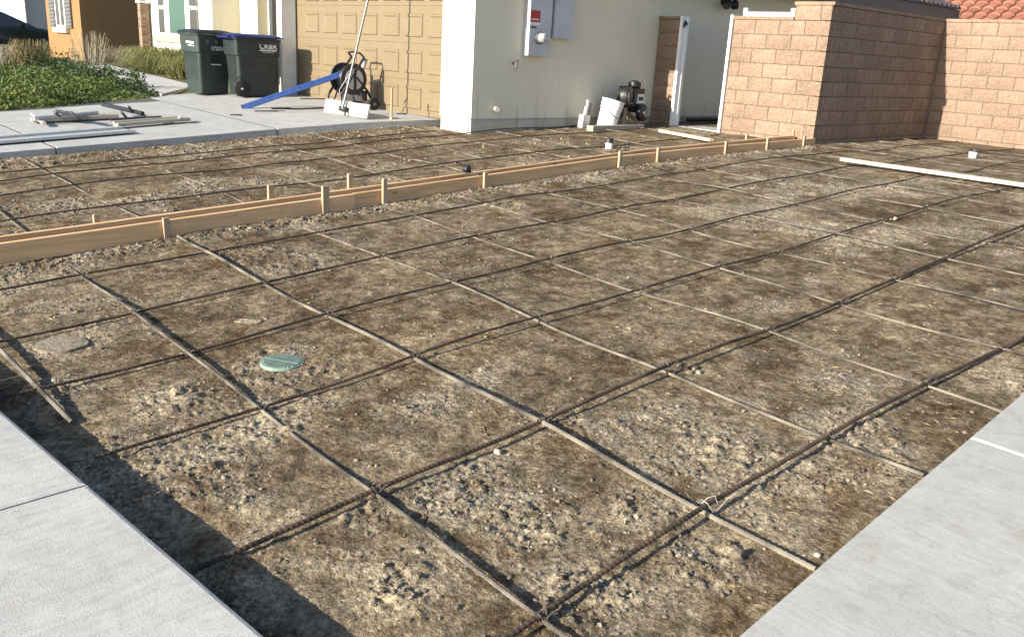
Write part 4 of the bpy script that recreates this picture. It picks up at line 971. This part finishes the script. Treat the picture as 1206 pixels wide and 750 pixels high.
# blue straightedge propped on the cart
q0 = onZ(286, 127, drive(-12.9, 6.3)+.02); q1 = onX(402, 87.5, -12.25); q1 = q0+(q1-q0)*1.02
sg = tag(MB().bar(q0, q1, .05, .09, ch=.006).build('straightedge', MAT['blue']), 'blue metal straightedge propped from the driveway onto the hose cart', 'straightedge')
sdir = (q1-q0).normalized(); sup = sdir.cross(Vector((0, 0, 1))).cross(sdir).normalized(); sside = Vector((1, -.3, 0)).normalized()
MB().bar(q0+sup*.022+sside*.024, q1+sup*.022+sside*.024, .012, .012).build('rib', MAT['blue'], sg)
MB().bar(q0-sup*.022+sside*.024, q1-sup*.022+sside*.024, .012, .012).build('rib', MAT['blue'], sg)
MB().bar(q0-sdir*.012, q0+sdir*.004, .054, .094).build('end_cap', MAT['dark_metal'], sg)
# broom handle stub upright on the slab
sk = onZ(461, 141, drive(-10.9, 7.4))
t_ = thing('wooden_stake', 'thin wooden stake standing upright on the driveway by the garage door', 'stake', (sk.x, sk.y, drive(sk.x, sk.y)))
MB().bar((0, 0, .04), (-.012, .01, .44), .022, .022, upv=(0, 1, 0)).build('shaft', MAT['stake'], t_)
MB().box(-.035, .05, -.03, .03, .0, .035).build('foot', MAT['stake'], t_)
for k, (u, v, L, a_) in enumerate(((318, 131, .5, .3), (335, 129.5, .35, 1.0), (473, 138, .2, .5), (372, 122.5, .6, .2), (278, 132, .22, .7))):
    p = onZ(u, v, drive(-12, 6.8)); p.z = drive(p.x, p.y)+.014; d_ = Vector((math.sin(a_)*.3, math.cos(a_), 0))*L/2
    tag(MB().tube([p-d_, p+Vector((.02, .01, .006)), p+d_*.6+Vector((-.02, .02, .0)), p+d_], .009, 6).build('twig', MAT['bar_rust'], None, True),
        ['dark crumbled stick on the driveway below the straightedge', 'dark bent stick on the driveway beside the straightedge', 'short dark scrap at the foot of the garage door', 'dark rod on the driveway left of the float blade', 'small dark scrap near the straightedge foot'][k], 'stick', 'scraps on the driveway')

# tools laid out on the driveway at left
def dz_(x, y, h_=0): return Vector((x, y, drive(x, y)+h_))
def onD(u, v, h_=0):
    p = onZ(u, v, .5)
    for _ in range(12): p = onZ(u, v, drive(p.x, p.y)+h_)
    return p
s0 = onD(-60, 163, .06); s1 = onD(143, 147.5, .06)
sc = thing('screed_beam', 'long flat aluminium screed beam lying on the driveway', 'screed', onD(40, 156))
iv = Matrix.Translation(-Vector(sc.location))
def scp(mb, n_, m_): o_ = mb.build(n_, MAT[m_], sc); o_.matrix_parent_inverse = iv
off = Vector((.30, 0, 0))
dn = Vector((0, 0, .03)); scp(MB().bar(s0-dn, s1-dn, .10, .03, ch=.004), 'beam', 'alu'); scp(MB().bar(s0+off-dn*1.4, s1+off-dn*1.4, .30, .014), 'blade', 'alu'); scp(MB().bar(s0+off*1.55-dn, s1+off*1.55-dn, .03, .03), 'front_lip', 'alu')
def tool(label, pts, w, h_, mat, extra=()):
    b_ = onD(*pts[0]); t_ = thing('finishing_tool', label, 'tool', b_, 0, 'finishing tools on the driveway'); iv_ = Matrix.Translation(-Vector(b_))
    a_, c_ = onD(*pts[0], .05), onD(*pts[1], .05)
    o_ = MB().bar(a_, c_, w, h_, ch=.004).build('blade', MAT[mat], t_); o_.matrix_parent_inverse = iv_
    for n_, (p, q, r_, m_, hp_, hq) in extra:
        o_ = MB().tube([onD(*p, hp_), onD(*q, hq)], r_, 8).build(n_, MAT[m_], t_, True); o_.matrix_parent_inverse = iv_
tool('brown grey bull float blade lying behind the screed beam', ((37, 141), (138, 136)), .22, .05, 'timber', (('tube', ((40, 140), (115, 133), .03, 'alu', .09, .10)), ('clamp', ((64, 132), (75, 141), .02, 'steel', .18, .03)), ('clamp', ((84, 133), (93, 141), .022, 'steel', .20, .03)), ('bracket', ((66, 131), (86, 134), .022, 'dark_metal', .16, .16))))
tool('dark edging tool with raised handle behind the wooden float', ((130, 141), (190, 138)), .10, .03, 'dark_metal', (('handle', ((121, 123), (168, 134), .03, 'black', .18, .16)), ('post', ((165, 133), (178, 141), .016, 'steel', .16, .03)), ('post', ((143, 132), (150, 140), .018, 'steel', .16, .03)), ('knob', ((152, 126), (156, 133), .016, 'black', .24, .15))))
tool('long narrow float with pale end lying nearest the soil bed', ((136, 147), (221, 140)), .16, .045, 'timber', (('tube', ((134, 145), (212, 139), .028, 'timber', .07, .07)), ('knob', ((211, 138), (212, 141), .022, 'alu', .10, .05))))
tool('white angled stick crossing the screed beam', ((38, 134), (52, 146)), .05, .03, 'vinyl')

# ================================================================== FRONT GARDEN
def blades(name, label, cat, loc, n_, H, spread, mat, wid=.006, droop=.5, group=None, up=.9, rad=.25):
    x = []; f_ = []
    for k in range(n_):
        a_ = random.uniform(0, 6.283); r0 = rad*math.sqrt(random.random()); h_ = H*random.uniform(.35, 1.2); sp = spread*random.uniform(.3, 1.1)
        a2 = a_+random.uniform(-.6, .6); bx_, by_ = math.cos(a_)*r0, math.sin(a_)*r0; dx_, dy_ = math.cos(a2), math.sin(a2); w_ = wid*random.uniform(.6, 1.3)
        o_ = len(x)
        for s_, (t2, z2) in enumerate(((0, 0), (.28, .55), (.62, .92), (1, .92-droop*random.uniform(.2, 1)))):
            ww = w_*(1-.8*s_/3); x += [(bx_+dx_*sp*t2-dy_*ww, by_+dy_*sp*t2+dx_*ww, z2*h_), (bx_+dx_*sp*t2+dy_*ww, by_+dy_*sp*t2-dx_*ww, z2*h_)]
        f_ += [(o_+2*i, o_+2*i+1, o_+2*i+3, o_+2*i+2) for i in range(3)]
    t_ = thing(name, label, cat, loc, 0, group); link('foliage', np_mesh('foliage', np.array(x), np.array(f_), MAT[mat]), t_); return t_
def leafy(name, label, cat, loc, n_, rx, ry, rz_, mat, ls, group=None, stems=8, lean=0):
    x = []; f_ = []; cl = [(random.gauss(0, .42)*rx, random.gauss(0, .42)*ry, abs(random.gauss(.35, .33))*rz_) for _ in range(max(6, n_//28))]
    for k in range(n_):
        c0 = random.choice(cl); p = Vector((c0[0]+random.gauss(0, .16)*rx, c0[1]+random.gauss(0, .16)*ry, max(.01, c0[2]+random.gauss(0, .14)*rz_)))
        d = Vector((random.gauss(0, 1), random.gauss(0, 1), random.gauss(.5, .7))).normalized(); s_ = ls*random.uniform(.5, 1.3); e_ = d.orthogonal().normalized(); e_.rotate(Matrix.Rotation(random.uniform(0, 6.28), 3, d))
        g_ = d.cross(e_); o_ = len(x)
        x += [tuple(p-e_*s_), tuple(p+g_*s_*.42+d*s_*.1), tuple(p+e_*s_), tuple(p-g_*s_*.42+d*s_*.1)]; f_.append((o_, o_+1, o_+2, o_+3))
    t_ = thing(name, label, cat, loc, 0, group); link('foliage', np_mesh('foliage', np.array(x), np.array(f_), MAT[mat]), t_)
    for k in range(stems):
        c0 = cl[k % len(cl)]; MB().tube([(c0[0]*.1, c0[1]*.1, -.03), (c0[0]*.5, c0[1]*.5, c0[2]*.6), c0], .006, 5).build('stem', MAT['timber'], t_, True)
    return t_
def gz_(u, v): p = onZ(u, v, .555); return Vector((p.x, p.y, lawn_z(p.x, min(p.y, 8.2))-.01))
GG = 'ornamental grasses of the front garden'
blades('ornamental_grass', 'big green fountain grass arching in front of the window', 'grass', gz_(198, 89), 1100, .56, .85, 'grass_g', .010, .7, GG, rad=.55)
blades('ornamental_grass', 'green and straw grass clump right of the window beside the bins', 'grass', gz_(219, 94), 500, .46, .5, 'grass_g', .009, .6, GG, rad=.4)
blades('ornamental_grass', 'pale arching grass clump against the shaded orange wall', 'grass', gz_(165, 80), 700, .50, .9, 'grass_p', .008, .75, GG, rad=.5)
blades('ornamental_grass', 'olive grass clump between the pale grass and the window', 'grass', gz_(182, 84), 800, .52, .75, 'grass_g', .009, .65, GG, rad=.5)
blades('ornamental_grass', 'brown and olive fountain grass in front of the parked car', 'grass', gz_(37, 78), 420, .62, .40, 'grass_b', .010, .6, GG, rad=.35)
blades('ornamental_grass', 'straw coloured grass at the far left edge of the garden', 'grass', gz_(8, 76), 420, .45, .5, 'grass_p', .010, .7, GG, rad=.45)
blades('ornamental_grass', 'thin purple grey seeding grass at the orange house corner', 'grass', gz_(106, 79), 150, .85, .40, 'grass_p', .006, .25, GG, rad=.4)
SG = 'low weedy shrubs on the lawn'
for k, (u, v, rx, ry, rz_, n_, lab) in enumerate(((122, 91, .55, .45, .5, 700, 'dark leafy weed clump near the garden path'), (148, 103, .55, .42, .55, 800, 'dark bushy weed at the lawn corner beside the driveway'), (176, 109, .45, .3, .2, 320, 'low dark weed trailing along the path edge'),
     (48, 108, .8, .6, .45, 1000, 'grey green weed clump in the middle of the lawn'), (85, 86, 1.1, .9, .5, 900, 'dark shrub below the orange house window'), (15, 100, .9, .7, .45, 800, 'green weed clump at the left end of the lawn'), (20, 88, 1.2, .9, .55, 800, 'dark shrub below the straw coloured grass'), (65, 80, 1.1, .8, .7, 800, 'dark shrub right of the brown fountain grass'), (134, 90, .35, .3, .3, 260, 'small dark weed between the two weed clumps'))):
    leafy('weed_shrub', lab, 'shrub', gz_(u, v), n_, rx, ry, rz_*.6, 'shrub_d' if k in (0, 1, 2, 4, 7, 8) else 'cover', .036, SG)
# ground cover of clover and grass
n = 60000; cx_ = rng.uniform(-27, -14.7, n); cy_ = rng.uniform(1.2, 8.6, n)
pe = np.array([[p.x, p.y] for p in pth]); yl = np.interp(-cx_, -pe[:, 0], pe[:, 1]); keepm = (cy_ < yl-.05)&(cx_ < -14.62-.02*rng.random(n)-.30*np.maximum(cy_-3.3, 0)*.9); cx_, cy_ = cx_[keepm], cy_[keepm]; n = len(cx_)
cz_ = np.array([lawn_z(a_, b_) for a_, b_ in zip(cx_, cy_)])+.06*rng.random(n)*(fbm(cx_*1.3, cy_*1.3, 8, 3)+.1)
th1 = rng.uniform(0, 6.283, n); sz_ = rng.uniform(.014, .042, n); ti = rng.uniform(-.9, .9, n); t2 = rng.uniform(-.9, .9, n)
ux, uy = np.cos(th1), np.sin(th1)
Vg = np.stack([np.stack([cx_+ux*sz_, cy_+uy*sz_, cz_+ti*sz_], 1), np.stack([cx_-uy*sz_*.6, cy_+ux*sz_*.6, cz_+t2*sz_], 1), np.stack([cx_-ux*sz_, cy_-uy*sz_, cz_-ti*sz_], 1), np.stack([cx_+uy*sz_*.6, cy_-ux*sz_*.6, cz_-t2*sz_], 1)], 1).reshape(-1, 3)
o_ = link('lawn_cover', np_mesh('lawn_cover', Vg, np.arange(4*n).reshape(-1, 4), MAT['cover'])); o_['kind'] = 'stuff'; tag(o_, 'bright green clover and grass covering the front lawn', 'grass')

# ---- block pier between the two houses
pp = onX(171, 30, -25.2)
pl_ = thing('boundary_pier', 'narrow brick pier with white cap between the orange and cream houses', 'pier', (-25.35, 9.32, .45), 0)
for r_ in range(9): o_ = link('block', block_mesh(.20, .19, r_ % 5), pl_); o_.location = (0, 0, .2*r_)
for r_ in range(9): o_ = link('block', block_mesh(.20, .19, r_ % 5), pl_); o_.location = (.21, .01, .2*r_); o_.rotation_euler = (0, 0, math.pi/2)
MB().box(.02, .19, .02, .2, 0, 1.78).build('mortar_core', MAT['mortar'], pl_)
MB().box(-.03, .25, -.03, .25, 1.80, 1.86).build('cap_stone', MAT['white'], pl_)
# ---- orange house
oh = thing('orange_house', 'orange stucco house with shuttered window, its side in brown shade', 'house', (-28, 8.67, .45))
ox0 = onY(56, 30, 8.67).x+28
MB().box(ox0, 0, 0, 9, 0, 3.2).build('wall', MAT['orange_stucco'], oh)
MB().add([(ox0-.5, -.5, 3.15), (.5, -.5, 3.15), (.5, 9.5, 3.15), (ox0-.5, 9.5, 3.15), ((ox0)/2, 3, 4.6), ((ox0)/2, 6, 4.6)], [(0, 1, 4), (1, 2, 5, 4), (2, 3, 5), (3, 0, 4, 5), (0, 3, 2, 1)]).build('roof', MAT['roof_grey'], oh)
wA, wB = onY(67, 20, 8.67), onY(78, 20, 8.67); zs = onY(73, 32, 8.67).z-.45
wn = MB().box(wA.x+28, wB.x+28, -.04, -.003, zs, zs+1.3).build('window', MAT['white'], oh)
c_ = (wA.x+wB.x)/2+28; g_ = (wB.x-wA.x)
for s_ in (-.24, .24): MB().box(c_+g_*s_-g_*.17, c_+g_*s_+g_*.17, -.047, -.0415, zs+.05, zs+1.25).build('pane', MAT['glass'], wn)
for u0, u1 in ((60.5, 66.5), (79, 85.5)):
    a_, b_ = onY(u0, 20, 8.67).x+28, onY(u1, 20, 8.67).x+28
    sh = MB().box(a_, b_, -.05, -.003, zs-.02, zs+1.32).build('shutter', MAT['shutter'], oh)
    for q in range(12): MB().bar((a_+.03, -.055, zs+.06+q*.105), (b_-.03, -.055, zs+.06+q*.105), .012, .07, upv=(0, .6, 1)).build('slat', MAT['shutter'], sh)
MB().box(wA.x+28-.12, wB.x+28+.25, -.12, -.003, zs-.16, zs-.03).build('window_sill', MAT['stucco'], oh)
# ---- far grey house with white garage door
fh = thing('grey_house', 'far grey house with white garage door behind the parked car', 'house', (-44.5, 11.5, .35))
MB().box(-9, 0, 0, 9, 0, 4.2).build('wall', MAT['grey_stucco'], fh)
gA, gB = onY(6, 20, 11.5).x+44.5, onY(29, 20, 11.5).x+44.5
MB().box(gA-.4, gB+.35, -.05, -.003, 0, 2.9).build('door_surround', MAT['stucco'], fh)
gdw = MB().box(gA, gB, -.07, -.053, 0, 2.55).build('garage_door', MAT['white'], fh)
for q in range(4): MB().box(gA+.05, gB-.05, -.08, -.072, .1+q*.61, .64+q*.61).build('panel', MAT['white'], gdw)
MB().add([(-9.6, -.5, 4.15), (.6, -.5, 4.15), (.6, 9.6, 4.15), (-9.6, 9.6, 4.15), (-4.5, 4.5, 6)], [(0, 1, 4), (1, 2, 4), (2, 3, 4), (3, 0, 4), (0, 3, 2, 1)]).build('roof', MAT['roof_grey'], fh)
# ---- parked car, nose towards the houses
car = thing('parked_car', 'dark green car parked at the far left behind the grasses', 'car', (-38.9, 10.35, .46), 0)
prof = [(-3.6,.30),(-3.62,.62),(-3.5,.86),(-3.0,.98),(-1.0,1.00),(.05,.93),(.62,.78),(.72,.55),(.68,.28)]
def carring(x, k): return [(x, p, .30+(q-.30)*k) for p, q in prof]
MB().loft([carring(-.90, .80), carring(-.86, .97), carring(-.70, 1.0), carring(.70, 1.0), carring(.86, .97), carring(.90, .80)]).build('body', MAT['car'], car, True)
gp = [(-3.05,.97),(-2.35,1.40),(-1.85,1.46),(-1.2,1.43),(-.15,.95)]
MB().loft([[(x*(1 if i in (0, 4) else .80), p, q) for i, (p, q) in enumerate(gp)] for x in (-.80, .80)]).build('cabin', MAT['glass'], car, True)
MB().loft([[(x, p, q+.008) for p, q in ((-2.45,1.37),(-2.3,1.43),(-1.85,1.47),(-1.25,1.44),(-1.1,1.38))] for x in (-.63, .63)]).build('roof_panel', MAT['car'], car, True)
for yy in (.0, -2.75):
    for s_ in (-1, 1):
        w_ = thing; tw = MB().lathe([(.20, 0), (.31, .01), (.33, .04), (.33, .19), (.30, .21)], (s_*.90-s_*.20, yy, .335), (s_, 0, 0), 28).build('wheel', MAT['rubber'], car, True)
        MB().lathe([(.215, 0), (.215, .008)], (s_*.912, yy, .335), (s_, 0, 0), 24).build('rim', MAT['dark_metal'], tw, True)
        MB().lathe([(.215, 0), (.235, .02), (.20, .022)], (s_*.912, yy, .335), (s_, 0, 0), 24).build('rim_lip', MAT['steel'], tw, True)
        mbs = MB()
        for q in range(10):
            a_ = q*math.pi/5; mbs.bar((s_*.932, yy+math.cos(a_)*.03, .335+math.sin(a_)*.03), (s_*.932, yy+math.cos(a_)*.215, .335+math.sin(a_)*.215), .03, .02, upv=(1, 0, 0))
        mbs.build('spokes', MAT['steel'], tw)
for s_ in (-.62, .62): MB().box(s_-.16, s_+.16, .60, .70, .64, .74).build('headlight', MAT['lamp_glass'], car)
for s_ in (-.9, .9): MB().box(s_-.06, s_+.06, -.75, -.60, .95, 1.06).build('mirror', MAT['car'], car)
